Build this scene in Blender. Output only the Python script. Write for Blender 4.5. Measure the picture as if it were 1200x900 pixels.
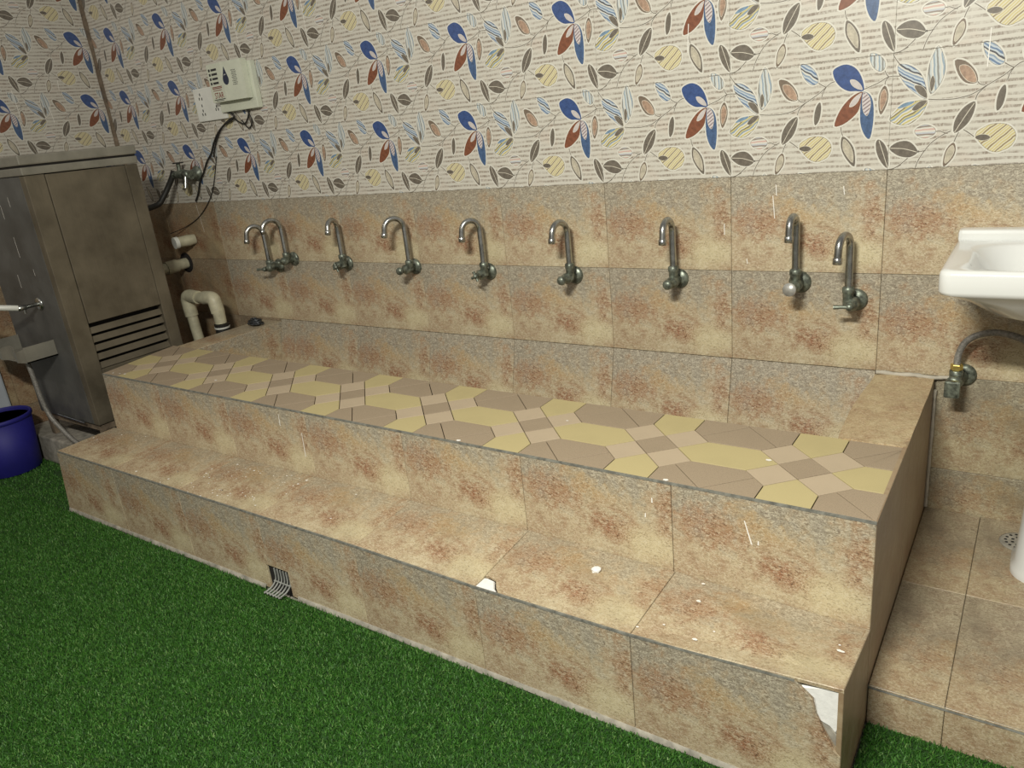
import bpy, bmesh, math, random
import numpy as np
from mathutils import Matrix, Vector

for o in list(bpy.data.objects):
    bpy.data.objects.remove(o)
sc = bpy.context.scene
COL = sc.collection
random.seed(7)

# ------------------------------------------------------------------ camera
cam_d = bpy.data.cameras.new('camera')
cam = bpy.data.objects.new('camera', cam_d)
COL.objects.link(cam)
cam_d.sensor_fit = 'HORIZONTAL'
cam_d.sensor_width = 36.0
cam_d.lens = 889.99 / 1200 * 36.0
cam_d.clip_start = 0.02
cam.location = (0.3835, -2.4302, 1.3889)
cam.rotation_mode = 'XYZ'
cam.rotation_euler = (1.2338, 0.1029, 0.594)
sc.camera = cam

# ------------------------------------------------------------------ world, lamps, exposure
w = bpy.data.worlds.new('world')
sc.world = w
w.use_nodes = True
bg = w.node_tree.nodes['Background']
bg.inputs['Color'].default_value = (1.0, 0.94, 0.87, 1)
bg.inputs['Strength'].default_value = 0.16
def lamp(name, loc, rot, sx, sy, energy, col):
    d = bpy.data.lights.new(name, 'AREA')
    d.shape = 'RECTANGLE'; d.size = sx; d.size_y = sy
    d.energy = energy; d.color = col
    o = bpy.data.objects.new(name, d); COL.objects.link(o)
    o.location = loc; o.rotation_euler = rot
    return o
# ceiling tube lights, both above the frame
lamp('tube_light', (-0.15, -2.75, 2.50), (math.radians(42), 0, 0), 0.6, 0.12, 62, (1.0, 0.97, 0.86))
lamp('tube_light', (-3.3, -2.9, 2.60), (math.radians(40), 0, 0), 0.9, 0.10, 4.5, (1.0, 0.86, 0.76))
sc.view_settings.view_transform = 'Standard'
sc.view_settings.look = 'None'
sc.view_settings.gamma = 1
sc.view_settings.use_curve_mapping = False
sc.view_settings.exposure = 0.78

# ------------------------------------------------------------------ object helpers
WM = {}
def link(o, parent=None, M=None):
    COL.objects.link(o)
    M = M if M is not None else Matrix.Identity(4)
    if parent is not None:
        o.parent = parent
        o.matrix_local = WM[parent.name].inverted() @ M
    else:
        o.matrix_world = M
    WM[o.name] = M.copy()
    return o
def tag(o, label=None, cat=None, group=None, kind=None):
    if label: o['label'] = label
    if cat: o['category'] = cat
    if group: o['group'] = group
    if kind: o['kind'] = kind
    return o
def thing(name, label, cat, loc=(0, 0, 0), group=None):
    o = bpy.data.objects.new(name, None)
    o.empty_display_size = 0.05
    link(o, None, Matrix.Translation(Vector(loc)))
    return tag(o, label, cat, group)

class MB:
    def __init__(s):
        s.v = []; s.f = []; s.m = []; s.sm = []
    def add(s, v, f, mi=0, smooth=False):
        b = len(s.v)
        s.v += [tuple(p) for p in v]
        for q in f:
            s.f.append(tuple(i + b for i in q)); s.m.append(mi); s.sm.append(smooth)
        return s
    def mesh(s, name, mats):
        me = bpy.data.meshes.new(name)
        me.from_pydata(s.v, [], s.f)
        for m in (mats if isinstance(mats, (list, tuple)) else [mats]):
            me.materials.append(m)
        me.polygons.foreach_set('material_index', s.m)
        me.polygons.foreach_set('use_smooth', s.sm)
        me.validate(); me.update()
        return me
    def obj(s, name, mats, parent=None, M=None):
        o = bpy.data.objects.new(name, s.mesh(name, mats))
        return link(o, parent, M)

def area2(p):
    return sum(p[i][0] * p[(i + 1) % len(p)][1] - p[(i + 1) % len(p)][0] * p[i][1] for i in range(len(p)))
def ccw(p):
    return list(p) if area2(p) > 0 else list(p)[::-1]
def offset(poly, d):
    # positive d = inward for ccw polygons
    n = len(poly); out = []
    for i in range(n):
        p0, p1, p2 = Vector(poly[i - 1][:2]), Vector(poly[i][:2]), Vector(poly[(i + 1) % n][:2])
        e1 = p1 - p0; e2 = p2 - p1
        if e1.length < 1e-7 or e2.length < 1e-7:
            out.append((p1.x, p1.y)); continue
        e1.normalize(); e2.normalize()
        n1 = Vector((-e1.y, e1.x)); n2 = Vector((-e2.y, e2.x))
        m = n1 + n2
        if m.length < 1e-4: m = n1
        m.normalize()
        k = d / max(0.45, m.dot(n1))
        q = p1 + m * k
        out.append((q.x, q.y))
    return out
def clip(poly, x0, y0, x1, y1):
    def cut(p, inside, inter):
        o = []
        for i in range(len(p)):
            a, b = p[i - 1], p[i]
            if inside(b):
                if not inside(a): o.append(inter(a, b))
                o.append(b)
            elif inside(a): o.append(inter(a, b))
        return o
    def ix(c):
        return lambda a, b: (c, a[1] + (b[1] - a[1]) * (c - a[0]) / (b[0] - a[0]))
    def iy(c):
        return lambda a, b: (a[0] + (b[0] - a[0]) * (c - a[1]) / (b[1] - a[1]), c)
    p = list(poly)
    for ins, it in ((lambda q: q[0] >= x0, ix(x0)), (lambda q: q[0] <= x1, ix(x1)), (lambda q: q[1] >= y0, iy(y0)), (lambda q: q[1] <= y1, iy(y1))):
        if len(p) < 3: return []
        p = cut(p, ins, it)
    # drop doubles
    o = []
    for q in p:
        if not o or (abs(q[0] - o[-1][0]) + abs(q[1] - o[-1][1])) > 1e-6: o.append(q)
    if len(o) > 2 and abs(o[0][0] - o[-1][0]) + abs(o[0][1] - o[-1][1]) < 1e-6: o.pop()
    return o if len(o) > 2 and abs(area2(o)) > 1e-8 else []
def prism(mb, poly, z0, z1, bev=0.0015, mi=0, zf=None):
    poly = ccw(poly); n = len(poly)
    zf = zf or (lambda x, y: 0.0)
    inn = offset(poly, bev) if bev else poly
    v = [(x, y, z0) for x, y in poly] + [(x, y, z1 - bev + zf(x, y)) for x, y in poly] + [(x, y, z1 + zf(x, y)) for x, y in inn]
    f = []
    for i in range(n):
        j = (i + 1) % n
        f += [(i, j, n + j, n + i), (n + i, n + j, 2 * n + j, 2 * n + i)]
    f += [tuple(range(2 * n, 3 * n)), tuple(range(n))[::-1]]
    return mb.add(v, f, mi)
def box(mb, x0, x1, y0, y1, z0, z1, mi=0, M=None):
    v = [Vector(p) for p in ((x0, y0, z0), (x1, y0, z0), (x1, y1, z0), (x0, y1, z0), (x0, y0, z1), (x1, y0, z1), (x1, y1, z1), (x0, y1, z1))]
    if M is not None: v = [M @ p for p in v]
    return mb.add(v, [(3, 2, 1, 0), (4, 5, 6, 7), (0, 1, 5, 4), (1, 2, 6, 5), (2, 3, 7, 6), (3, 0, 4, 7)], mi)
def bbox_(x0, x1, y0, y1, z0, z1, bev=0.003, mi=0, mb=None):
    # bevelled box via bmesh, appended to an MB
    mb = mb or MB()
    bm = bmesh.new()
    bmesh.ops.create_cube(bm, size=1)
    for v in bm.verts:
        v.co = Vector(((x0 + x1) / 2 + v.co.x * (x1 - x0), (y0 + y1) / 2 + v.co.y * (y1 - y0), (z0 + z1) / 2 + v.co.z * (z1 - z0)))
    if bev: bmesh.ops.bevel(bm, geom=bm.edges[:], offset=bev, segments=2, affect='EDGES', profile=0.6)
    bm.verts.index_update()
    mb.add([v.co[:] for v in bm.verts], [[v.index for v in f.verts] for f in bm.faces], mi)
    bm.free()
    return mb
def lathe(mb, prof, n=24, M=None, mi=0, smooth=True):
    M = M or Matrix.Identity(4)
    v = []; f = []
    for r, h in prof:
        for i in range(n):
            a = 2 * math.pi * i / n
            v.append(M @ Vector((r * math.cos(a), r * math.sin(a), h)))
    for k in range(len(prof) - 1):
        for i in range(n):
            j = (i + 1) % n
            f.append((k * n + i, k * n + j, (k + 1) * n + j, (k + 1) * n + i))
    b = len(prof) - 1
    mb.add(v, f, mi, smooth)
    mb.add(v[:n], [tuple(range(n))[::-1]], mi); mb.add(v[b * n:], [tuple(range(n))], mi)
    return mb
def tube(mb, pts, rad, n=10, mi=0, caps=True):
    pts = [Vector(p) for p in pts]
    if not hasattr(rad, '__len__'): rad = [rad] * len(pts)
    v = []; f = []
    up = None
    for i, p in enumerate(pts):
        t = (pts[min(i + 1, len(pts) - 1)] - pts[max(i - 1, 0)]).normalized()
        if up is None:
            up = Vector((0, 0, 1)) if abs(t.z) < 0.9 else Vector((1, 0, 0))
        a = t.cross(up)
        if a.length < 1e-4: a = t.cross(Vector((0.3, 1, 0.2)))
        a.normalize(); b = a.cross(t).normalized(); up = b
        for k in range(n):
            c = 2 * math.pi * k / n
            v.append(p + (a * math.cos(c) + b * math.sin(c)) * rad[i])
    for i in range(len(pts) - 1):
        for k in range(n):
            j = (k + 1) % n
            f.append((i * n + k, i * n + j, (i + 1) * n + j, (i + 1) * n + k))
    mb.add(v, f, mi, True)
    if caps:
        mb.add(v[:n], [tuple(range(n))], mi); mb.add(v[-n:], [tuple(range(n))[::-1]], mi)
    return mb
def smooth_path(pts, sub=6):
    P = [Vector(p) for p in pts]; out = []
    for i in range(len(P) - 1):
        p0 = P[max(i - 1, 0)]; p1 = P[i]; p2 = P[i + 1]; p3 = P[min(i + 2, len(P) - 1)]
        for s in range(sub):
            t = s / sub
            out.append(0.5 * ((2 * p1) + (p2 - p0) * t + (2 * p0 - 5 * p1 + 4 * p2 - p3) * t * t + (3 * p1 - p0 - 3 * p2 + p3) * t ** 3))
    out.append(P[-1])
    return out
def frame(o, x, y):
    x = Vector(x).normalized(); n = x.cross(Vector(y)).normalized(); y = n.cross(x)
    M = Matrix.Identity(4)
    for i in range(3):
        M[i][0] = x[i]; M[i][1] = y[i]; M[i][2] = n[i]; M[i][3] = o[i]
    return M
def AXIS(o, d):
    # matrix whose z axis points along d
    d = Vector(d).normalized()
    return Matrix.Translation(Vector(o)) @ d.to_track_quat('Z', 'Y').to_matrix().to_4x4()

# ------------------------------------------------------------------ materials
class NT:
    def __init__(s, name, rough=0.5, metal=0.0, color=(0.5, 0.5, 0.5)):
        s.mat = bpy.data.materials.new(name); s.mat.use_nodes = True
        s.t = s.mat.node_tree; s.n = s.t.nodes
        s.b = s.n['Principled BSDF']
        s.b.inputs['Roughness'].default_value = rough
        s.b.inputs['Metallic'].default_value = metal
        s.b.inputs['Base Color'].default_value = (*color, 1)
        s.mat.diffuse_color = (*color, 1)
    def set(s, sock, val):
        if hasattr(val, 'is_linked'): s.t.links.new(val, sock)
        elif isinstance(val, (tuple, list)):
            sock.default_value = (*val, 1) if len(sock.default_value) == 4 and len(val) == 3 else val
        else: sock.default_value = val
    def node(s, typ, **kw):
        return s.n.new(typ)
    def obj_co(s):
        return s.n.new('ShaderNodeTexCoord').outputs['Object']
    def math(s, op, a, b=0.0, c=None, clamp=False):
        m = s.n.new('ShaderNodeMath'); m.operation = op; m.use_clamp = clamp
        s.set(m.inputs[0], a); s.set(m.inputs[1], b)
        if c is not None: s.set(m.inputs[2], c)
        return m.outputs[0]
    def vmap(s, co, scale=(1, 1, 1), loc=(0, 0, 0), rot=(0, 0, 0)):
        m = s.n.new('ShaderNodeMapping')
        s.set(m.inputs['Vector'], co); m.inputs['Scale'].default_value = scale
        m.inputs['Location'].default_value = loc; m.inputs['Rotation'].default_value = rot
        return m.outputs[0]
    def noise(s, co, scale, detail=4, rough=0.55, dist=0.0):
        m = s.n.new('ShaderNodeTexNoise')
        s.set(m.inputs['Vector'], co); m.inputs['Scale'].default_value = scale
        m.inputs['Detail'].default_value = detail; m.inputs['Roughness'].default_value = rough
        m.inputs['Distortion'].default_value = dist
        return m.outputs['Fac']
    def step(s, x, a, b, lo=0.0, hi=1.0):
        m = s.n.new('ShaderNodeMapRange'); m.interpolation_type = 'SMOOTHSTEP'
        s.set(m.inputs['Value'], x); m.inputs['From Min'].default_value = a; m.inputs['From Max'].default_value = b
        m.inputs['To Min'].default_value = lo; m.inputs['To Max'].default_value = hi
        return m.outputs[0]
    def ramp(s, x, stops):
        m = s.n.new('ShaderNodeValToRGB'); s.set(m.inputs[0], x)
        e = m.color_ramp.elements
        while len(e) < len(stops): e.new(0.5)
        for k, (p, c) in zip(e, stops):
            k.position = p; k.color = (*c, 1)
        return m.outputs[0]
    def mix(s, f, a, b, mode='MIX'):
        m = s.n.new('ShaderNodeMix'); m.data_type = 'RGBA'; m.blend_type = mode
        s.set(m.inputs[0], f); s.set(m.inputs[6], a); s.set(m.inputs[7], b)
        return m.outputs[2]
    def sep(s, co):
        m = s.n.new('ShaderNodeSeparateXYZ'); s.set(m.inputs[0], co); return m.outputs
    def bump(s, h, strength=0.3, dist=0.002):
        m = s.n.new('ShaderNodeBump'); s.set(m.inputs['Height'], h)
        m.inputs['Strength'].default_value = strength; m.inputs['Distance'].default_value = dist
        s.t.links.new(m.outputs[0], s.b.inputs['Normal'])
    def out(s, col=None, rough=None):
        if col is not None: s.set(s.b.inputs['Base Color'], col)
        if rough is not None: s.set(s.b.inputs['Roughness'], rough)
        return s.mat

def plain(name, col, rough=0.5, metal=0.0, var=0.12, scale=18, bump=0.0):
    n = NT(name, rough, metal, col)
    co = n.obj_co(); f = n.noise(co, scale, 5, 0.6)
    c2 = tuple(c * (1 - 2 * var) for c in col); c3 = tuple(min(1, c * (1 + var)) for c in col)
    if bump: n.bump(f, bump, 0.002)
    return n.out(n.ramp(f, [(0.3, c2), (0.7, c3)]))

def ellipse(n, xy, cx, cy, rx, ry, warp):
    dx = n.math('DIVIDE', n.math('SUBTRACT', xy[0], cx), rx)
    dy = n.math('DIVIDE', n.math('SUBTRACT', xy[1], cy), ry)
    d = n.math('SQRT', n.math('ADD', n.math('MULTIPLY', dx, dx), n.math('MULTIPLY', dy, dy)))
    d = n.math('ADD', d, n.math('MULTIPLY', n.math('SUBTRACT', warp, 0.5), 1.6))
    return n.step(d, 1.15, 0.25)

def stone(name, tint=(1, 1, 1), grey=1.0, rust=1.0, smooth=False, dirt=0.0):
    n = NT(name, 0.45, 0, (0.5, 0.42, 0.3))
    co = n.obj_co(); xy = n.sep(co)
    low = n.noise(co, 7.0, 4, 0.55)
    mid = n.noise(co, 24, 7, 0.66, 0.5)
    fine = n.noise(n.vmap(co, (1.0, 1.8, 1.0)), 120, 4, 0.66, 1.4)
    flake = n.noise(n.vmap(co, (1.0, 2.2, 1.0), rot=(0, 0, 0.25)), 48, 5, 0.7, 1.0)
    grit = n.noise(co, 300, 2, 0.6)
    f = n.math('ADD', n.math('MULTIPLY', mid, 0.6), n.math('MULTIPLY', low, 0.4))
    T = lambda c: tuple(a * b for a, b in zip(c, tint))
    col = n.ramp(f, [(0.36, T((0.36, 0.245, 0.15))), (0.46, T((0.43, 0.335, 0.215))), (0.54, T((0.50, 0.42, 0.275))), (0.64, T((0.55, 0.485, 0.335)))])
    # yellow-ochre cloud in the middle of the print
    och = n.math('MULTIPLY', ellipse(n, xy, 0.22, 0.20, 0.13, 0.06, low), 0.45)
    col = n.mix(och, col, T((0.50, 0.36, 0.17)))
    # greyish veil toward the upper edge of every tile
    gy = n.math('ADD', n.math('MULTIPLY', xy[1], 3.3), n.math('MULTIPLY', n.math('SUBTRACT', f, 0.5), 2.6))
    gy = n.math('SUBTRACT', gy, n.math('MULTIPLY', xy[0], 0.35))
    g = n.step(gy, 0.30, 0.85, 0, 0.92 * grey)
    col = n.mix(g, col, n.ramp(flake, [(0.38, T((0.235, 0.21, 0.165))), (0.62, T((0.40, 0.37, 0.295)))]))
    # rust patches of the print
    r = n.math('MAXIMUM', ellipse(n, xy, 0.275, 0.085, 0.085, 0.050, mid), n.math('MULTIPLY', ellipse(n, xy, 0.085, 0.155, 0.12, 0.070, mid), 0.70))
    r = n.math('MAXIMUM', r, n.math('MULTIPLY', ellipse(n, xy, 0.415, 0.17, 0.035, 0.09, mid), 0.6))
    r = n.math('MULTIPLY', n.math('MULTIPLY', r, n.step(flake, 0.34, 0.60, 0.35, 1.0)), 0.95 * rust)
    col = n.mix(r, col, T((0.30, 0.125, 0.058)))
    # pale yellow clouds
    p = n.math('MULTIPLY', ellipse(n, xy, 0.375, 0.06, 0.10, 0.065, low), 0.6)
    col = n.mix(p, col, T((0.64, 0.575, 0.36)))
    if not smooth:
        lite = n.step(fine, 0.475, 0.40, 0, 0.55)
        col = n.mix(lite, col, T((0.64, 0.585, 0.45)))
        dark = n.math('MULTIPLY', n.step(fine, 0.515, 0.60), n.step(flake, 0.40, 0.60, 0.30, 0.85))
        dark = n.math('MULTIPLY', dark, n.math('ADD', 0.60, n.math('MAXIMUM', n.math('MULTIPLY', r, 0.8), n.math('MULTIPLY', g, 0.35))), clamp=True)
        col = n.mix(dark, col, T((0.12, 0.08, 0.05)))
        col = n.mix(n.step(grit, 0.55, 0.72, 0, 0.30), col, T((0.18, 0.14, 0.10)))
    else:
        col = n.mix(n.step(flake, 0.5, 0.72, 0, 0.18), col, T((0.20, 0.15, 0.10)))
    if dirt:
        d = n.noise(co, 4.5, 5, 0.6)
        col = n.mix(n.step(d, 0.42, 0.68, 0, dirt), col, (0.17, 0.14, 0.10))
    rnd = n.n.new('ShaderNodeObjectInfo').outputs['Random']
    col = n.mix(1.0, col, n.ramp(rnd, [(0, (0.93, 0.92, 0.91)), (1, (1.0, 1.0, 1.0))]), 'MULTIPLY')
    n.bump(n.math('ADD', n.math('MULTIPLY', fine, -0.7), n.math('MULTIPLY', flake, 0.8)), 0.0 if smooth else 0.30, 0.002)
    return n.out(col, n.step(mid, 0.3, 0.7, 0.34, 0.55))

M_STONE = stone('stone_tile_glaze')
M_STEP = stone('stone_tread_glaze', (1.0, 0.99, 0.97), 0.7, 0.85, dirt=0.25)
M_SIDE = stone('stone_side_glaze', (0.74, 0.66, 0.60), 0.3, 0.3, True)
M_LAND = stone('stone_landing_glaze', (0.90, 0.88, 0.84), 0.5, 0.45, False, 0.65)
M_LOWWALL = stone('stone_wet_wall_glaze', (0.86, 0.87, 0.83), 0.9, 0.6, False, 0.62)
M_GRIME_SHADE = stone('grimy_shaded_stone_glaze', (0.82, 0.73, 0.66), 0.7, 1.0, False, 0.60)  # grime plus the shade around the cooler, both darkened into the tile colour
M_PATCH = stone('smoothed_mortar', (1.0, 0.95, 0.86), 0.25, 0.25, False, 0.15)
M_GROUT = plain('grout', (0.33, 0.285, 0.21), 0.9, 0, 0.2, 60, 0.2)
M_CEMENT = plain('cement', (0.34, 0.32, 0.27), 0.9, 0, 0.22, 30, 0.4)
M_WCEMENT = plain('white_cement', (0.46, 0.43, 0.36), 0.85, 0, 0.12, 40, 0.4)
M_PLASTER = plain('white_plaster', (0.80, 0.80, 0.78), 0.85, 0, 0.05, 60, 0.5)
M_EDGE = plain('edge_strip_grey', (0.185, 0.185, 0.16), 0.7, 0, 0.25, 60)
M_SPECK = plain('paint_specks', (0.82, 0.80, 0.75), 0.7, 0, 0.03)
M_DARK = plain('dark_hollow', (0.012, 0.010, 0.009), 0.9)
M_TRIM = plain('grimy_corner_sealant', (0.17, 0.13, 0.09), 0.85, 0, 0.3, 25, 0.3)

# floor tile pieces
def floor_piece(name, col, speck):
    n = NT(name, 0.55, 0, col)
    co = n.obj_co(); g = n.noise(co, 420, 2, 0.6); l = n.noise(co, 6, 4, 0.55)
    c = n.mix(n.step(g, 0.52, 0.66, 0, speck), col, tuple(x * 0.45 for x in col))
    c = n.mix(n.step(l, 0.45, 0.75, 0, 0.22), c, tuple(x * 0.72 for x in col))
    n.bump(g, 0.12, 0.001)
    return n.out(c)
M_YEL = floor_piece('yellow_floor_piece', (0.47, 0.40, 0.205), 0.12)
M_PINK = floor_piece('beige_floor_piece', (0.46, 0.375, 0.265), 0.10)
M_TAUPE = floor_piece('brown_grey_floor_piece', (0.335, 0.265, 0.185), 0.55)

# patterned wall tile
def paper():
    n = NT('striped_cream_glaze', 0.32, 0, (0.66, 0.62, 0.52))
    co = n.obj_co(); xy = n.sep(co)
    wob = n.noise(n.vmap(co, (1, 1, 1)), 16, 3, 0.5)
    lines = n.math('SINE', n.math('ADD', n.math('MULTIPLY', xy[1], 2 * math.pi / 0.0160), n.math('MULTIPLY', wob, 3.2)))
    dash = n.noise(n.vmap(co, (1.0, 0.35, 1)), 150, 4, 0.7)
    lon = n.noise(n.vmap(co, (1.0, 2.6, 1)), 14, 3, 0.6)
    k = n.math('MULTIPLY', n.step(lines, -0.25, 0.55), n.step(dash, 0.38, 0.58, 0.30, 1.0))
    k = n.math('MULTIPLY', k, n.step(lon, 0.38, 0.58, 0.30, 1.0))
    wash = n.noise(co, 9, 3, 0.5)
    base = n.mix(n.step(wash, 0.5, 0.72, 0, 0.45), (0.56, 0.54, 0.475), (0.54, 0.44, 0.36))
    col = n.mix(n.math('MULTIPLY', k, 0.85), base, (0.20, 0.155, 0.12))
    n.bump(dash, 0.05, 0.001)
    return n.out(col)
M_PAPER = paper()
def ink(name, col, var=0.25):
    n = NT(name, 0.32, 0, col); co = n.obj_co(); f = n.noise(co, 75, 5, 0.7)
    return n.out(n.ramp(f, [(0.32, tuple(c * (1 - var) for c in col)), (0.68, tuple(min(1, c * (1 + var * 0.7)) for c in col))]))
def stripes(name, cols, ang, period, wob=2.0):
    n = NT(name, 0.32, 0, cols[0]); co = n.obj_co(); xy = n.sep(co)
    t = n.math('ADD', n.math('MULTIPLY', xy[0], math.cos(ang) / period), n.math('MULTIPLY', xy[1], math.sin(ang) / period))
    t = n.math('ADD', t, n.math('MULTIPLY', n.noise(co, 22, 2, 0.5), wob))
    fr = n.math('FRACT', t)
    st = []
    k = len(cols)
    for i, c in enumerate(cols):
        st.append((i / k, c))
    r = n.ramp(fr, st)
    r.node.color_ramp.interpolation = 'CONSTANT'
    return n.out(r)
W_ = (0.60, 0.59, 0.53)
INK = {
 'halo': ink('halo_cream', (0.63, 0.615, 0.55), 0.04),
 'blue': ink('royal_blue_ink', (0.042, 0.080, 0.215)),
 'denim': ink('denim_blue_ink', (0.065, 0.115, 0.225), 0.35),
 'blue2': ink('dusty_blue_ink', (0.17, 0.26, 0.36)),
 'rust': ink('rust_brown_ink', (0.20, 0.075, 0.040), 0.3),
 'lav': ink('lavender_ink', (0.52, 0.48, 0.47), 0.15),
 'lavs': stripes('lavender_stripe_ink', [(0.55, 0.50, 0.50), (0.55, 0.50, 0.50), (0.20, 0.15, 0.16)], 2.2, 0.0085, 0.3),
 'taupe': ink('taupe_ink', (0.175, 0.135, 0.10)),
 'peach': ink('peach_ink', (0.38, 0.26, 0.185), 0.35),
 'grey': ink('grey_leaf_ink', (0.150, 0.130, 0.105), 0.3),
 'pale': ink('pale_leaf_ink', (0.46, 0.42, 0.33), 0.25),
 'cream': ink('cream_line_ink', (0.64, 0.60, 0.50), 0.05),
 'stem': ink('stem_ink', (0.17, 0.145, 0.115), 0.2),
 'pinks': stripes('pink_stripe_ink', [W_, (0.55, 0.38, 0.33), W_, (0.25, 0.21, 0.18), (0.45, 0.47, 0.50)], 1.57, 0.020, 0.5),
 'blues': stripes('blue_stripe_ink', [(0.46, 0.52, 0.56), (0.13, 0.195, 0.31), (0.46, 0.52, 0.56), (0.24, 0.31, 0.40), W_, (0.07, 0.07, 0.08)], 1.02, 0.023, 0.7),
 'skys': stripes('sky_stripe_ink', [(0.50, 0.54, 0.54), W_, (0.27, 0.34, 0.40), (0.52, 0.56, 0.55), (0.24, 0.24, 0.22)], 0.12, 0.021, 0.6),
 'greens': stripes('green_stripe_ink', [W_, (0.50, 0.43, 0.15), W_, (0.22, 0.29, 0.36), (0.52, 0.46, 0.20), (0.20, 0.17, 0.09)], 2.15, 0.021, 0.8),
 'yellows': stripes('yellow_stripe_ink', [(0.60, 0.57, 0.43), (0.55, 0.47, 0.22), (0.60, 0.57, 0.43), (0.24, 0.18, 0.10), (0.60, 0.56, 0.40), (0.52, 0.44, 0.20)], 2.30, 0.0185, 0.8),
}
INK_ORDER = list(INK)

M_CHROME = plain('worn_chrome', (0.46, 0.47, 0.45), 0.26, 1.0, 0.18, 40)
M_TARN = plain('tarnished_brass_green', (0.20, 0.225, 0.185), 0.40, 0.6, 0.40, 70, 0.25)
M_DISC = plain('silver_disc', (0.50, 0.50, 0.47), 0.35, 0.5, 0.12, 60)
M_BRASS = plain('brass', (0.55, 0.43, 0.13), 0.35, 0.8, 0.15, 60)
M_CERAMIC = plain('white_ceramic', (0.70, 0.715, 0.70), 0.12, 0, 0.02, 5)
M_HOSE = plain('grey_braided_hose', (0.235, 0.225, 0.205), 0.5, 0.2, 0.25, 160, 0.3)
M_PVC = plain('cream_pvc', (0.50, 0.475, 0.34), 0.45, 0, 0.14, 20)
M_BLACK = plain('black_rubber', (0.018, 0.017, 0.015), 0.5)
M_WHITE = plain('white_plastic', (0.70, 0.71, 0.66), 0.4, 0, 0.05, 12)
M_GREENPL = plain('pale_green_plastic', (0.60, 0.63, 0.52), 0.45, 0, 0.05, 12)
M_BLUE = plain('blue_plastic', (0.014, 0.013, 0.19), 0.6, 0, 0.10, 8)
M_PALEBLUE = plain('pale_blue_plastic', (0.44, 0.48, 0.52), 0.45, 0, 0.06, 8)
def steel(name, col, rough=0.5):
    n = NT(name, rough, 0.30, col); co = n.obj_co()
    br = n.noise(n.vmap(co, (1, 1, 0.06)), 130, 3, 0.6); bl = n.noise(co, 5.5, 5, 0.62)
    c = n.ramp(bl, [(0.3, tuple(x * 0.62 for x in col)), (0.7, tuple(x * 1.18 for x in col))])
    c = n.mix(n.step(br, 0.5, 0.8, 0, 0.25), c, tuple(x * 0.5 for x in col))
    return n.out(c, n.step(bl, 0.3, 0.7, rough - 0.08, rough + 0.15))
M_STEEL = steel('brushed_steel_brown', (0.150, 0.128, 0.090), 0.55)
M_STEELG = steel('brushed_steel_grey', (0.125, 0.124, 0.116), 0.55)
M_LID = plain('lid_band', (0.26, 0.25, 0.21), 0.45, 0.3, 0.12, 9)
M_RED = plain('red_brown_print', (0.25, 0.06, 0.045), 0.5)
M_NAVY = plain('navy_print', (0.022, 0.030, 0.060), 0.5)
M_INKBLK = plain('black_print', (0.03, 0.028, 0.03), 0.5)

# ------------------------------------------------------------------ levels (metres)
TW = 0.45
ZB = 1.142                 # lower edge of the patterned tiles
ROW = (1.142, 0.843, 0.5405)
PH = 0.3045
XL = -3.9
SEAT_Z = 0.5275
SY = -0.905                # front of the upper seat
TY = -1.169                # front of the lower step
XR = 0.162
def interp(xs, ys):
    return lambda x: float(np.interp(x, xs, ys))
z_seat = interp([-2.9, 0.17], [0.537, 0.5245])
z_rb = interp([-2.9, -1.16, -0.73, -0.079, 0.162], [0.283, 0.293, 0.293, 0.275, 0.259])
z_tf = interp([-2.9, -1.157, -0.73, -0.287, 0.0, 0.162], [0.285, 0.279, 0.270, 0.274, 0.284, 0.303])

# ------------------------------------------------------------------ floor
fl = MB(); box(fl, -4.0, 1.6, -3.6, 0.12, -0.12, -0.012)
tag(fl.obj('floor', M_CEMENT), kind='structure')
pad = MB(); bbox_(-3.895, -2.975, -0.92, -0.004, -0.011, 0.13, 0.008, mb=pad)
tag(pad.obj('concrete_plinth', M_CEMENT), 'low grey concrete plinth under the steel water cooler', 'plinth')

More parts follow.
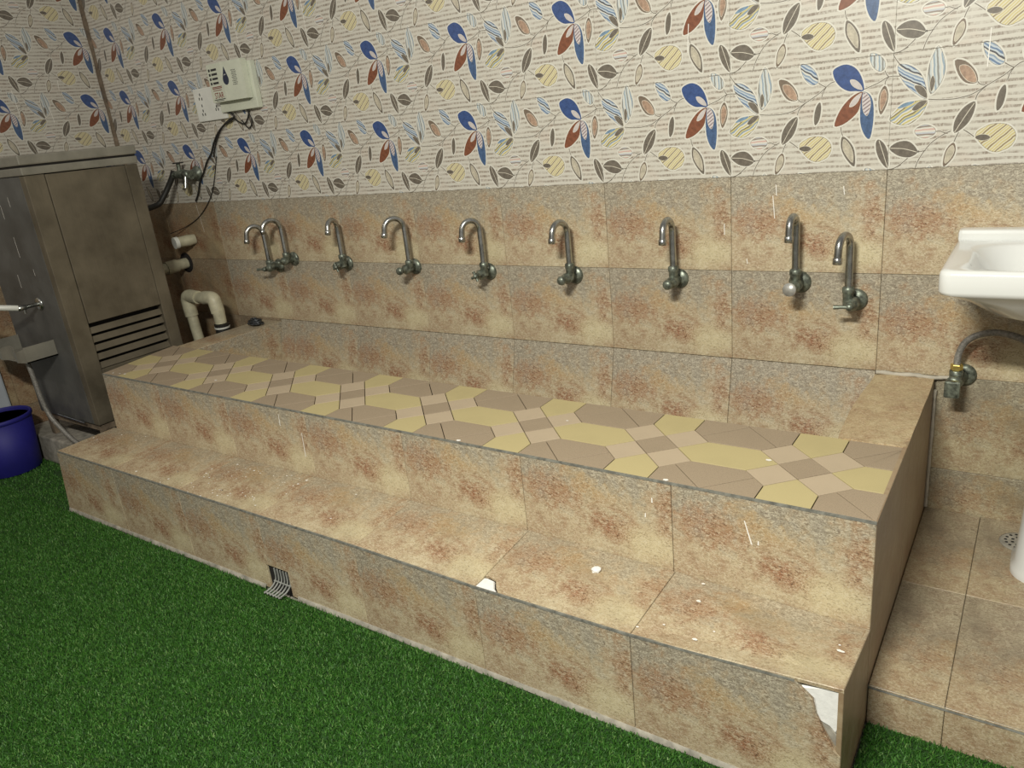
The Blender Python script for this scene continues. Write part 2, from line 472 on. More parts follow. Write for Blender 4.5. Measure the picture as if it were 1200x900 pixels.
# ------------------------------------------------------------------ walls
MOT = [["blue","h",[[3777,2173],[3764,2379],[3664,2634],[3515,2813],[3308,2910],[3104,2882],[2954,2777],[3012,2543],[3165,2340],[3377,2207],[3582,2185]]],["lav","b",[[3764,2195],[3696,2366],[3549,2492],[3406,2500],[3453,2351],[3601,2233]]],["rust","h",[[3767,2140],[3546,2089],[3307,1883],[3129,1605],[3043,1292],[3245,1310],[3449,1429],[3648,1622],[3718,1865]]],["lav","b",[[3747,2130],[3588,2064],[3450,1911],[3415,1769],[3538,1778],[3656,1892]]],["denim","h",[[3779,2147],[3931,2070],[4032,1876],[4069,1543],[4055,1169],[3988,871],[3838,1017],[3735,1321],[3714,1699],[3733,1988]]],["lavs","b",[[3788,2126],[3913,2031],[3969,1862],[3962,1677],[3897,1508],[3802,1629],[3767,1860]]],["taupe","h",[[4318,2253],[4416,2021],[4385,1740],[4251,1498],[4179,1739],[4191,2044]]],["peach","b",[[4311,2153],[4383,1984],[4353,1804],[4253,1609],[4215,1818],[4231,2040]]],["grey","h",[[3278,995],[3474,830],[3610,563],[3628,140],[3431,313],[3273,584],[3234,826]]],["pale","b",[[3311,906],[3455,767],[3561,544],[3573,261],[3427,422],[3304,647]]],["grey","h",[[4233,841],[4402,682],[4506,379],[4504,51],[4326,219],[4199,483],[4165,740]]],["cream","l",[[4243,811],[4361,473],[4495,73]]],["grey","h",[[23,587],[207,731],[451,749],[621,636],[732,434],[548,313],[303,349],[131,453]]],["cream","l",[[47,581],[378,548],[713,440]]],["pinks","h",[[621,992],[697,1093],[883,1148],[1067,1075],[1143,956],[1069,843],[884,791],[698,867]]],["blues","h",[[121,2745],[360,2720],[620,2538],[785,2256],[871,1812],[597,1962],[311,2236],[144,2520]]],["grey","b",[[549,2168],[738,2128],[842,1984],[861,1827],[668,1956]]],["skys","h",[[1058,3103],[1197,2830],[1255,2521],[1180,2180],[950,1914],[855,2299],[867,2649],[945,2901]]],["grey","b",[[971,2376],[1032,2216],[964,1979],[916,2205]]],["greens","h",[[871,1781],[620,1780],[309,1739],[113,1550],[-26,1353],[209,1197],[476,1187],[716,1365],[857,1603]]],["grey","b",[[871,1759],[692,1752],[525,1576],[620,1532],[787,1631]]],["blue2","b",[[163,1615],[309,1739],[573,1775],[453,1682]]],["taupe","h",[[1457,2688],[1695,2653],[1920,2424],[2013,2200],[1971,2084],[1748,2118],[1565,2331]]],["peach","b",[[1585,2545],[1763,2526],[1922,2338],[1980,2117],[1792,2157],[1619,2369]]],["blues","h",[[2082,3066],[2300,2998],[2498,2788],[2569,2529],[2400,2464],[2201,2633],[2087,2877]]],["grey","h",[[2628,1978],[2664,1796],[2620,1499],[2507,1357],[2475,1576],[2524,1851]]],["grey","h",[[2003,1625],[1986,1355],[1856,1077],[1586,872],[1559,1143],[1669,1402],[1825,1566]]],["cream","l",[[1590,899],[1785,1260],[1985,1596]]],["yellows","h",[[2065,795],[2261,981],[2481,1045],[2743,1012],[2920,869],[2982,690],[2912,475],[2719,353],[2522,329],[2296,467]]],["grey","b",[[2075,727],[2132,777],[2244,792],[2356,762],[2415,705],[2358,655],[2247,640],[2135,670]]],["taupe","h",[[1580,632],[1647,460],[1595,234],[1401,13],[1371,200],[1429,473]]],["pale","b",[[1567,556],[1611,416],[1548,237],[1429,104],[1413,244],[1462,448]]],["skys","h",[[3920,3123],[4119,3066],[4284,2880],[4287,2682],[4161,2625],[3997,2756],[3908,2966]]],["stem","s",[[904,1792],[1160,1756],[1482,1741],[1709,1769],[1932,1828],[2237,2007],[2579,2207],[2786,2375],[2910,2466],[3014,2496]]],["stem","s",[[2002,1682],[2031,1788],[2086,1870],[2237,2007]]],["stem","s",[[2668,2093],[2706,2236],[2786,2375]]],["stem","s",[[2570,2503],[2679,2428],[2787,2366]]],["stem","s",[[2015,2114],[2083,2043],[2193,2019]]],["stem","s",[[3784,2208],[4137,2333],[4404,2464],[4674,2453]]],["stem","s",[[4317,2273],[4331,2372],[4404,2464]]],["stem","s",[[4297,2635],[4341,2539],[4404,2464]]],["stem","s",[[3218,1244],[3235,1127],[3278,1008]]],["stem","s",[[694,-1],[791,276],[1028,634],[1308,845],[1493,932]]],["stem","s",[[1144,947],[1237,950],[1317,913],[1424,874]]],["stem","s",[[1790,948],[1905,864],[2043,752]]],["stem","s",[[1686,888],[1633,778],[1589,645]]],["stem","s",[[3,7],[153,24],[327,135],[499,292]]],["stem","s",[[732,452],[814,452],[924,465]]],["stem","s",[[-21,3027],[60,2885],[169,2740]]],["stem","s",[[-21,3049],[147,3074],[338,3161]]]]
def closed_cr(p, sub=3):
    n = len(p); out = []
    for i in range(n):
        a, b, c, d = (p[(i + k - 1) % n] for k in range(4))
        # keep tips sharp
        v1 = Vector((b[0] - a[0], b[1] - a[1])); v2 = Vector((c[0] - b[0], c[1] - b[1]))
        for s in range(sub):
            t = s / sub
            q = []
            for k in (0, 1):
                q.append(0.5 * (2 * b[k] + (c[k] - a[k]) * t + (2 * a[k] - 5 * b[k] + 4 * c[k] - d[k]) * t * t + (3 * b[k] - a[k] - 3 * c[k] + d[k]) * t ** 3))
            out.append(tuple(q))
    return out
def ribbon(pts, w0):
    P = [Vector(p) for p in pts]; L = []; Rr = []
    for i, p in enumerate(P):
        t = P[min(i + 1, len(P) - 1)] - P[max(i - 1, 0)]
        t.normalize(); nrm = Vector((-t.y, t.x)) * w0 / 2
        L.append(tuple(p + nrm)); Rr.append(tuple(p - nrm))
    return [[L[i], Rr[i], Rr[i + 1], L[i + 1]] for i in range(len(P) - 1)]
def pattern_mesh(name, x0, x1, y0, y1):
    mb = MB()
    g = 0.0002
    prism(mb, [(x0 + g, y0 + g), (x1 - g, y0 + g), (x1 - g, y1 - g), (x0 + g, y1 - g)], -0.006, 0.0, 0.0006, 0)
    idx = {k: i + 1 for i, k in enumerate(INK_ORDER)}
    R = (x0 + 0.0009, y0 + 0.0009, x1 - 0.0009, y1 - 0.0009)
    def flat(poly, z, mi):
        poly = ccw(poly)
        p = clip(poly, *R)
        if p: mb.add([(a, b, z) for a, b in p], [tuple(range(len(p)))], mi)
    for dx in (-TW, 0, TW):
        for dy in (-PH, 0, PH):
            for q, (mat, kind, pts) in enumerate(MOT):
                P = [(a * 1e-4 + dx, b * 1e-4 + dy) for a, b in pts]
                if max(a for a, b in P) < x0 - 0.01 or min(a for a, b in P) > x1 + 0.01 or max(b for a, b in P) < y0 - 0.01 or min(b for a, b in P) > y1 + 0.01:
                    continue
                e = q * 2e-6
                if kind == 's':
                    S = [tuple(v) for v in (Vector(p) for p in [(v.x, v.y) for v in smooth_path([(a, b, 0) for a, b in P], 4)])]
                    for r in ribbon(S, 0.0048): flat(r, 0.00018 + e, idx['halo'])
                    for r in ribbon(S, 0.0023): flat(r, 0.00040 + e, idx['stem'])
                elif kind == 'l':
                    S = [(v.x, v.y) for v in smooth_path([(a, b, 0) for a, b in P], 4)]
                    for r in ribbon(S, 0.0016): flat(r, 0.00110 + e, idx['cream'])
                else:
                    C = ccw(closed_cr(P))
                    if kind == 'h':
                        flat(offset(C, -0.0040), 0.00025 + e, idx['halo'])
                        if mat in ('blue', 'rust', 'denim', 'grey', 'taupe'):
                            flat(C, 0.00060 + e, idx[mat])
                        else:
                            flat(C, 0.00055 + e, idx['stem'])
                            flat(offset(C, 0.0008), 0.00066 + e, idx[mat])
                    else:
                        if mat == 'lav': C = offset(C, 0.0020)
                        flat(offset(C, -0.0010), 0.00085 + e, idx['cream'])
                        flat(C, 0.00098 + e, idx[mat])
    return mb.mesh(name, [M_PAPER] + [INK[k] for k in INK_ORDER])
def tile_mesh(name, w0, h0, mat, t=0.008):
    mb = MB(); g = 0.0005
    prism(mb, [(g, g), (w0 - g, g), (w0 - g, h0 - g), (g, h0 - g)], -t, 0.0, 0.0012)
    return mb.mesh(name, mat)

wb = MB(); box(wb, XL - 0.1, 1.3, 0.0075, 0.12, -0.05, 2.75)
wall_back = tag(wb.obj('wall_back', M_GROUT), kind='structure')
wl = MB(); box(wl, XL - 0.12, XL - 0.0075, -3.4, 0.12, -0.05, 2.75)
wall_left = tag(wl.obj('wall_left', M_GROUT), kind='structure')

PAT = pattern_mesh('patterned_tile', 0, TW, 0, PH)
PATC = pattern_mesh('patterned_tile_cut', 0.15, TW, 0, PH)
def back_frame(x, z): return frame((x, 0, z), (1, 0, 0), (0, 0, 1))
for r in range(5):
    for k in range(-2, 9):
        x = -TW * (k + 1); z = ZB + PH * r
        if r == 4 and k < 0: continue
        o = bpy.data.objects.new('patterned_tile', PATC if k == 8 else PAT)
        link(o, wall_back, back_frame(x, z))
# left wall: same tiles, pattern phase set so a flower stands beside the corner
LY0 = -0.053 - 0.377
def left_frame(y, z): return frame((XL, y, z), (0, 1, 0), (0, 0, 1))
PATL = pattern_mesh('patterned_tile_cut', 0, -LY0, 0, PH)
for r in range(5):
    for k in range(0, 4):
        o = bpy.data.objects.new('patterned_tile', PATL if k == 0 else PAT)
        link(o, wall_left, left_frame(LY0 - TW * k, ZB + 0.003 + PH * r))
S300 = tile_mesh('stone_tile', TW, ROW[0] - ROW[1], M_STONE)
S302 = tile_mesh('stone_tile', TW, ROW[1] - ROW[2], M_STONE)
SCUT = {}
for zi, me in ((1, S300), (2, S302)):
    for k in range(-2, 9):
        x = -TW * (k + 1)
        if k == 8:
            m2 = tile_mesh('stone_tile', 0.30, ROW[zi - 1] - ROW[zi], M_GRIME_SHADE); M = back_frame(XL, ROW[zi])
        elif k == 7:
            m2 = tile_mesh('stone_tile', TW, ROW[zi - 1] - ROW[zi], M_GRIME_SHADE); M = back_frame(x, ROW[zi])
        else:
            m2 = me; M = back_frame(x, ROW[zi])
        link(bpy.data.objects.new('stone_tile', m2), wall_back, M)
LOWR = tile_mesh('stone_tile', TW, 0.30, M_LOWWALL)
LOWR2 = tile_mesh('stone_tile', TW, 0.2405, M_LOWWALL)
for k in (-2, -3):
    link(bpy.data.objects.new('stone_tile', LOWR), wall_back, back_frame(XR + 0.004 + TW * (-2 - k), 0.2405))
    link(bpy.data.objects.new('stone_tile', LOWR2), wall_back, back_frame(XR + 0.004 + TW * (-2 - k), 0.0))
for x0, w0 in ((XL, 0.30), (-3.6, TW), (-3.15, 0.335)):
    link(bpy.data.objects.new('stone_tile', tile_mesh('stone_tile', w0, 0.30, M_GRIME_SHADE)), wall_back, back_frame(x0, 0.2405))
    link(bpy.data.objects.new('stone_tile', tile_mesh('stone_tile', w0, 0.2405, M_GRIME_SHADE)), wall_back, back_frame(x0, 0.0))
LST = tile_mesh('stone_tile', TW, 0.30, M_GRIME_SHADE); LST2 = tile_mesh('stone_tile', TW, 0.24, M_GRIME_SHADE)
LSC = tile_mesh('stone_tile', -LY0, 0.30, M_GRIME_SHADE)
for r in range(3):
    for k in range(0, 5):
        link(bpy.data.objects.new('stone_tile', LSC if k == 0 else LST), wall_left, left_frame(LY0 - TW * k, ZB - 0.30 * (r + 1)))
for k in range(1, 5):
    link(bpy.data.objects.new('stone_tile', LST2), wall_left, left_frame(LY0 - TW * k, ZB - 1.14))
# grimy sealant filling the corner of the two walls
tr = MB()
pp = []
for i in range(40):
    z = 1.40 + i * 0.034; ww = 0.013 + 0.002 * math.sin(i * 0.7) + 0.002 * random.random()
    pp.append((z, ww))
v = []; f = []
for z, ww in pp:
    v += [(XL + 0.0005, -ww, z), (XL + 0.012, -0.012, z), (XL + ww * 1.3, -0.0005, z)]
for i in range(len(pp) - 1):
    a = i * 3
    f += [(a, a + 3, a + 4, a + 1), (a + 1, a + 4, a + 5, a + 2)]
tr.add(v, f)
tag(tr.obj('trim_1', M_TRIM), kind='structure')

# ------------------------------------------------------------------ seat, trough and step
plat = thing('ablution_platform', 'long stepped stone-tiled washing platform with a yellow patterned seat below the taps', 'platform', (-1.35, -0.6, 0))
core = MB()
box(core, -2.87, XR - 0.010, SY + 0.009, -0.512, -0.01, 0.516)          # seat
box(core, -2.88, XR - 0.010, TY + 0.009, SY + 0.009, -0.01, 0.248)      # step
box(core, 0.008, XR - 0.010, -0.513, -0.010, -0.01, 0.515)               # right end of trough
box(core, -2.965, -2.83, -0.535, -0.010, -0.01, 0.515)                   # left end of trough
box(core, -2.831, 0.009, -0.513, -0.010, -0.01, 0.25)                    # trough bottom
core.obj('core', M_GROUT, plat)
M_BED = plain('dark_joint', (0.085, 0.065, 0.04), 0.9, 0, 0.2, 60)
bed = MB(); box(bed, -2.87, XR - 0.006, SY + 0.006, -0.511, 0.515, 0.5195); bed.obj('seat_bed', M_BED, plat)

def quad_tile(name, P00, P10, P11, P01, mat, parent=plat, t=0.009, gap=0.0006, poly=None, bev=0.0012, flip=False):
    """tile slab from four world corners; poly (u,v) optional outline"""
    P00, P10, P11, P01 = (Vector(p) for p in (P00, P10, P11, P01))
    M = frame(P00, P10 - P00, P01 - P00)
    I = M.inverted()
    L = [I @ p for p in (P00, P10, P11, P01)]
    def bil(u, v2):
        return L[0] * (1 - u) * (1 - v2) + L[1] * u * (1 - v2) + L[2] * u * v2 + L[3] * (1 - u) * v2
    uv = poly or [(0, 0), (1, 0), (1, 1), (0, 1)]
    pts = [bil(u, v2) for u, v2 in uv]
    p2 = [(p.x, p.y) for p in pts]
    zz = [p.z for p in pts]
    if area2(p2) < 0: p2 = p2[::-1]; zz = zz[::-1]
    o1 = offset(p2, gap); o2 = offset(p2, gap + bev)
    n = len(o1); mb = MB()
    vv = [(x, y, z - t) for (x, y), z in zip(o1, zz)] + [(x, y, z - bev) for (x, y), z in zip(o1, zz)] + [(x, y, z) for (x, y), z in zip(o2, zz)]
    ff = []
    for i in range(n):
        j = (i + 1) % n
        ff += [(i, j, n + j, n + i), (n + i, n + j, 2 * n + j, 2 * n + i)]
    ff += [tuple(range(2 * n, 3 * n)), tuple(range(n))[::-1]]
    mb.add(vv, ff)
    return mb.obj(name, mat, parent, M)

def joints(ph, x0, x1, tr_=0.4377):
    js = [x1]
    k = 1
    while True:
        x = ph - tr_ * k
        if x <= x0 + 0.02: break
        js.append(x); k += 1
    js.append(x0)
    return js[::-1]
UJ = joints(0.1452, -2.89, XR)
LJ = joints(0.1498, -2.90, XR)
# upper riser
for a, b in zip(UJ[:-1], UJ[1:]):
    quad_tile('riser_tile', (a - (0.015 if a < -2.8 else 0), SY, z_rb(a) - 0.005), (b, SY, z_rb(b) - 0.005), (b, SY, z_seat(b) - 0.004), (a, SY, z_seat(a) - 0.004), M_STONE)
# tread
for a, b in zip(LJ[:-1], LJ[1:]):
    a2 = a - (0.02 if a < -2.8 else 0)
    pl = None
    if a < -0.5 < -0.28 < b or abs(a + 0.7256) < 0.02:
        u = lambda x: (x - a) / (b - a)
        vv = lambda y: (y - TY) / (SY - TY)
        pl = [(u(-0.650), 0), (1, 0), (1, 1), (0, 1), (0, vv(-1.120)), (u(-0.715), vv(-1.118)), (u(-0.690), vv(-1.122)), (u(-0.672), vv(-1.148))]
    quad_tile('tread_tile', (a, TY, z_tf(a)), (b, TY, z_tf(b)), (b, SY, z_rb(b)), (a2, SY, z_rb(a)), M_STEP, poly=pl)
# lower riser, one tile with the waste hole, the last with a broken corner
HX0, HX1, HZ = -1.612, -1.505, 0.092
for a, b in zip(LJ[:-1], LJ[1:]):
    a0 = a - (0.055 if a < -2.8 else 0)
    q = ((a0, TY, 0.0), (b, TY, 0.0), (b, TY, z_tf(b) - 0.004), (a, TY, z_tf(a) - 0.004))
    pl = None
    if b > 0.1:
        u = lambda x: (x - a) / (b - a)
        h = 0.29
        pl = [(0, 0), (1, 0), (1, 0.135 / h), (u(0.148), 0.150 / h), (u(0.130), 0.180 / h), (u(0.114), 0.219 / h), (u(0.106), 0.252 / h), (u(0.078), 1.0 - 0.03), (u(0.070), 1), (0, 1)]
    elif a < HX0 < b:
        u = lambda x: (x - a) / (b - a)
        pl = [(0, 0), (u(HX0), 0), (u(HX0), HZ / 0.275), (1, HZ / 0.275), (1, 1), (0, 1)]
    elif a < HX1 < b:
        u = lambda x: (x - a) / (b - a)
        pl = [(u(HX1), 0), (1, 0), (1, 1), (0, 1), (0, HZ / 0.275), (u(HX1), HZ / 0.275)]
    quad_tile('riser_tile', *q, M_STONE, poly=pl)
# grey edge lines at the seat front and step front
for (yy, zf, js) in ((SY, z_seat, UJ), (TY, z_tf, LJ[:-1] + [0.070])):
    e = MB()
    for a, b in zip(js[:-1], js[1:]):
        v = [(a, yy - 0.001, zf(a) - 0.0045), (b, yy - 0.001, zf(b) - 0.0045), (b, yy - 0.0005, zf(b) + 0.0008), (a, yy - 0.0005, zf(a) + 0.0008),
             (a, yy + 0.004, zf(a) + 0.0008), (b, yy + 0.004, zf(b) + 0.0008)]
        e.add(v, [(0, 1, 2, 3), (3, 2, 5, 4)])
    e.obj('edge_strip', M_EDGE, plat)
# right end faces (smooth brown stone)
def side(poly):
    M = frame((XR, 0, 0), (0, 1, 0), (0, 0, 1))
    mb = MB(); prism(mb, offset(ccw(poly), 0.0008), -0.010, 0.0, 0.0012)
    return mb.obj('side_tile', M_SIDE, plat, M)
side([(TY, -0.005), (SY, -0.005), (SY, z_rb(XR)), (TY, z_tf(XR))])
side([(SY, -0.005), (-0.46, -0.005), (-0.46, SEAT_Z), (SY, z_seat(XR))])
side([(-0.46, -0.005), (-0.001, -0.005), (-0.001, 0.513), (-0.46, SEAT_Z)])
# left end faces
lf = MB()
box(lf, -2.968, -2.90, -0.53, -0.010, -0.01, 0.515)
# trough: sloped back tiles, left end tile, mortar top at the right end, tile top at the left end
for k in range(0, 7):
    b = -TW * k; a = max(-TW * (k + 1), -2.80)
    quad_tile('trough_tile', (a, -0.072, 0.255), (b, -0.072, 0.255), (b, -0.003, 0.5412), (a, -0.003, 0.5412), M_STONE)
quad_tile('trough_end_tile', (-2.816, -0.505, 0.252), (-2.800, -0.035, 0.252), (-2.800, -0.004, 0.5265), (-2.816, -0.505, 0.5265), M_STONE)
quad_tile('trough_end_tile', (0.004, -0.030, 0.252), (0.004, -0.505, 0.252), (0.004, -0.505, 0.512), (0.004, -0.004, 0.512), M_STONE)
quad_tile('ledge_tile', (-2.98, -0.515, SEAT_Z), (-2.818, -0.506, SEAT_Z), (-2.801, -0.006, SEAT_Z + 0.004), (-2.955, -0.006, SEAT_Z + 0.004), M_STEP)
# smoothed mortar at the right end: a gently uneven sheet with thickness
mp = MB(); nx, ny = 8, 20
v = []
for j in range(ny + 1):
    for i in range(nx + 1):
        y = -0.512 + 0.508 * j / ny
        xl = 0.000 - 0.012 * math.sin(j / ny * math.pi)
        x = xl + (XR - 0.0005 - xl) * i / nx
        z = SEAT_Z + 0.0015 * math.sin(i * 1.3 + j * 0.9) + (0.010 * max(0, (j - ny + 3) / 3))
        if i == 0: z -= 0.006
        v.append((x, y, z))
f = [(j * (nx + 1) + i, j * (nx + 1) + i + 1, (j + 1) * (nx + 1) + i + 1, (j + 1) * (nx + 1) + i) for j in range(ny) for i in range(nx)]
mp.add(v, f, 0, True)
rim = [i for i in range(nx + 1)] + [j * (nx + 1) + nx for j in range(1, ny + 1)] + [ny * (nx + 1) + i for i in range(nx - 1, -1, -1)] + [j * (nx + 1) for j in range(ny - 1, 0, -1)]
b0 = [v[i] for i in rim]; b1 = [(x, y, z - 0.020) for x, y, z in b0]
nr = len(rim)
mp.add(b0 + b1, [(i, nr + i, nr + (i + 1) % nr, (i + 1) % nr) for i in range(nr)])
mp.obj('mortar_top', M_PATCH, plat)
# white cement fillet where the platform meets the wall
cf = MB()
pts = [(x, -0.011 - 0.002 * math.sin(x * 60), SEAT_Z + 0.012 + 0.002 * math.sin(x * 70)) for x in np.linspace(0.004, 0.200, 18)]
tube(cf, pts, [0.0055 + 0.0025 * random.random() for _ in pts], 6)
pts = [(XR + 0.004, -0.011, z) for z in np.linspace(0.11, 0.50, 14)]
tube(cf, pts, [0.004 + 0.003 * random.random() for _ in pts], 6)
cf.obj('cement_fillet', M_WCEMENT, plat)
# patterned seat pieces: squares, long hexagons, split octagons
P = 0.3839; X0 = -0.0317; YC = -0.7109; A_ = 0.226 * P; D_ = A_ / math.sqrt(2)
RX0, RX1, RY0, RY1 = -2.975, XR - 0.001, SY + 0.004, -0.508
pieces = {}
def piece(name, cx, cy, poly, mat):
    gy = 0.0013
    clipped = clip([(x + cx, y + cy) for x, y in ccw(poly)], RX0, RY0, RX1, RY1)
    # slanted left edge of the seat
    if clipped and min(p[0] for p in clipped) < -2.88:
        def lim(y): return float(np.interp(y, [-0.905, -0.50], [-2.895, -2.978]))
        clipped = [(max(x, lim(y)), y) for x, y in clipped]
        if abs(area2(clipped)) < 2e-4: return
    if not clipped: return
    key = (name, mat.name, tuple((round(x - cx, 4), round(y - cy, 4)) for x, y in clipped))
    if key not in pieces:
        mb = MB()
        loc = [(x - cx, y - cy) for x, y in clipped]
        if abs(area2(loc)) < 1.5e-5: return
        prism(mb, offset(ccw(loc), gy), -0.012, 0.0, 0.0005)
        pieces[key] = mb.mesh(name, mat)
    o = bpy.data.objects.new(name, pieces[key])
    z = z_seat(cx)
    tilt = Matrix.Rotation(-math.atan((z_seat(0) - z_seat(-1)) / 1.0), 4, 'Y')
    link(o, plat, Matrix.Translation(Vector((cx, cy, z + random.uniform(-0.0002, 0.0002)))) @ tilt)
sq = [(0, -D_), (D_, 0), (0, D_), (-D_, 0)]
h = P / 2
for k in range(-1, 9):
    cx = X0 - k * P
    piece('square_floor_piece', cx, YC, sq, M_TAUPE)
    for sx in (-1, 1):
        for sy in (-1, 1):
            piece('square_floor_piece', cx + sx * D_, YC + sy * D_, sq, M_PINK)
    # long yellow hexagon to the left of the centre, halves at front and back
    hexa = [(-h + D_, 0), (-h + 2 * D_, -D_), (h - 2 * D_, -D_), (h - D_, 0), (h - 2 * D_, D_), (-h + 2 * D_, D_)]
    piece('hexagon_floor_piece', cx - h, YC, hexa, M_YEL)
    for sy in (-1, 1):
        hv = [(0, -h + D_), (D_, -h + 2 * D_), (D_, h - 2 * D_), (0, h - D_), (-D_, h - 2 * D_), (-D_, -h + 2 * D_)]
        piece('hexagon_floor_piece', cx, YC + sy * h, hv, M_YEL)
        # octagon at the tile corner, cut by its two diagonals
        ox, oy = cx - h, YC + sy * h
        q = h - 2 * D_; d1 = h - D_
        octo = [(q, -d1), (d1, -q), (d1, q), (q, d1), (-q, d1), (-d1, q), (-d1, -q), (-q, -d1)]
        mid = lambda a, b: ((a[0] + b[0]) / 2, (a[1] + b[1]) / 2)
        mm = [mid(octo[0], octo[1]), mid(octo[2], octo[3]), mid(octo[4], octo[5]), mid(octo[6], octo[7])]
        piece('octagon_floor_piece', ox, oy, [(0, 0), mm[0], octo[1], octo[2], mm[1]], M_TAUPE)
        piece('octagon_floor_piece', ox, oy, [(0, 0), mm[1], octo[3], octo[4], mm[2]], M_TAUPE)
        piece('octagon_floor_piece', ox, oy, [(0, 0), mm[2], octo[5], octo[6], mm[3]], M_TAUPE)
        piece('octagon_floor_piece', ox, oy, [(0, 0), mm[3], octo[7], octo[0], mm[0]], M_TAUPE)
# broken front corner: white plaster, cement and a hollow behind the missing tile piece
pc = MB()
M = frame((0, TY + 0.004, 0), (1, 0, 0), (0, 0, 1))
prism(pc, [(0.080, 0.278), (0.106, 0.256), (0.112, 0.222), (0.120, 0.206), (0.137, 0.200), (0.150, 0.185), (0.156, 0.20), (0.157, 0.296), (0.125, 0.292)], -0.02, 0.0, 0.004)
pc.obj('plaster_fill', M_PLASTER, plat, M)
pc = MB()
prism(pc, [(0.114, 0.220), (0.137, 0.203), (0.152, 0.183), (0.152, 0.152), (0.133, 0.180)], -0.02, -0.003, 0.002)
prism(pc, [(0.152, 0.14), (0.158, 0.14), (0.158, 0.292), (0.153, 0.292)], -0.02, 0.002, 0.001)
pc.obj('cement_fill', M_CEMENT, plat, M)
pc = MB()
prism(pc, [(-0.727, TY + 0.002), (-0.652, TY + 0.002), (-0.674, -1.150), (-0.692, -1.124), (-0.715, -1.120), (-0.727, -1.122)], 0.25, 0.2695, 0.003)
pc.obj('plaster_fill', M_PLASTER, plat)
# mortar bead along the foot of the step
mbd = MB()
xs = np.linspace(-2.95, 0.155, 60)
v = []
for x in xs:
    wv = 0.006 + 0.0015 * math.sin(x * 13) + 0.001 * random.random()
    v += [(x, TY + 0.002, 0.012), (x, TY - wv * 0.4, 0.010), (x, TY - wv, -0.003)]
f = []
for i in range(len(xs) - 1):
    if HX0 - 0.03 < xs[i] < HX1: continue
    a = i * 3
    f += [(a, a + 1, a + 4, a + 3), (a + 1, a + 2, a + 5, a + 4)]
mbd.add(v, f, 0, True)
mbd.obj('mortar_bead', M_CEMENT, plat)
# waste hole lining
hl = MB()
box(hl, HX0 - 0.003, HX1 + 0.003, TY + 0.0082, TY + 0.0088, -0.01, HZ + 0.004)
hl.obj('waste_hole', M_DARK, plat)
# paint specks and drips, plus a painted highlight streak on the back wall
sp = MB()
SPK = [(-2.887, -1.018), (-2.837, -1.0), (-2.848, -1.023), (-2.786, -0.948), (-2.653, -0.917), (-2.655, -0.959), (-2.252, -1.003), (-2.209, -1.005), (-2.343, -1.142), (-2.149, -1.13), (-2.17, -1.078), (-2.155, -1.16), (-2.066, -1.13), (-2.029, -1.115), (-2.049, -1.041), (-1.98, -1.164), (-1.906, -1.164), (-1.926, -1.02), (-1.856, -1.068), (-1.816, -1.108), (-1.848, -1.137), (-1.865, -1.104), (-2.249, -1.005), (-2.209, -1.005), (-2.047, -1.042), (-1.991, -0.946), (-1.907, -0.953), (-1.88, -0.957), (-1.77, -0.958), (-1.925, -1.019), (-2.17, -1.078), (-1.856, -1.068), (-1.815, -1.109), (-1.865, -1.104), (-1.446, -1.16), (-1.373, -0.944), (-1.689, -0.999), (-1.694, -0.98), (-1.613, -1.033), (-1.637, -0.983), (-1.63, -0.967), (-1.621, -0.936), (-1.342, -1.086), (-1.743, -1.014), (-1.677, -1.016), (-0.562, -0.971), (-0.45, -0.984), (-0.404, -1.039), (-0.209, -0.923), (-0.373, -1.009), (-0.579, -0.961), (-0.283, -1.137), (-0.152, -1.125), (-0.194, -0.992), (-0.124, -1.082), (-0.232, -1.106), (0.12, -1.006), (0.124, -1.028), (0.13, -1.029), (-0.562, -0.971), (-0.616, -1.014), (-0.579, -0.966), (-0.823, -1.007), (-1.057, -1.026)]
for x, y in SPK:
    t = (y - TY) / (SY - TY); z = z_tf(x) * (1 - t) + z_rb(x) * t + 0.0006
    r = random.uniform(0.0015, 0.0050); n = 7; ph = random.random() * 6
    sp.add([(x + r * 1.3 * math.cos(ph + i * 6.283 / n) * random.uniform(0.7, 1.1), y + r * 0.8 * math.sin(ph + i * 6.283 / n), z) for i in range(n)] , [tuple(range(n))])
for _ in range(70):
    x = random.gauss(-1.86, 0.12); y = random.uniform(-1.14, -0.93)
    t = (y - TY) / (SY - TY); z = z_tf(x) * (1 - t) + z_rb(x) * t + 0.0006; r = random.uniform(0.001, 0.003)
    sp.add([(x + r * 1.4 * math.cos(i * 1.257), y + r * math.sin(i * 1.257), z) for i in range(5)], [tuple(range(5))])
for x, y in [(-0.309, -0.895), (-0.723, -0.656), (-0.948, -0.895), (-2.255, -0.786), (-2.843, -0.882), (-2.769, -0.871), (-2.8, -0.876), (-0.12, -0.70)]:
    r = random.uniform(0.003, 0.006)
    sp.add([(x + r * 1.4 * math.cos(i * 1.257), y + r * math.sin(i * 1.257), z_seat(x) + 0.0012) for i in range(5)], [tuple(range(5))])
for x0, z0, x1, z1 in [(-1.74, 0.508, -1.743, 0.463), (-1.635, 0.453, -1.639, 0.363), (-0.114, 0.466, -0.097, 0.407), (-0.082, 0.42, -0.082, 0.409), (-0.343, 0.477, -0.343, 0.463), (-0.362, 0.43, -0.363, 0.418)]:
    sp.add([(x0 - 0.0012, SY - 0.0007, z0), (x0 + 0.0012, SY - 0.0007, z0), (x1 + 0.0018, SY - 0.0007, z1), (x1 - 0.0018, SY - 0.0007, z1)], [(3, 2, 1, 0)])
o = sp.obj('paint_specks', M_SPECK, plat); o['kind'] = 'stuff'
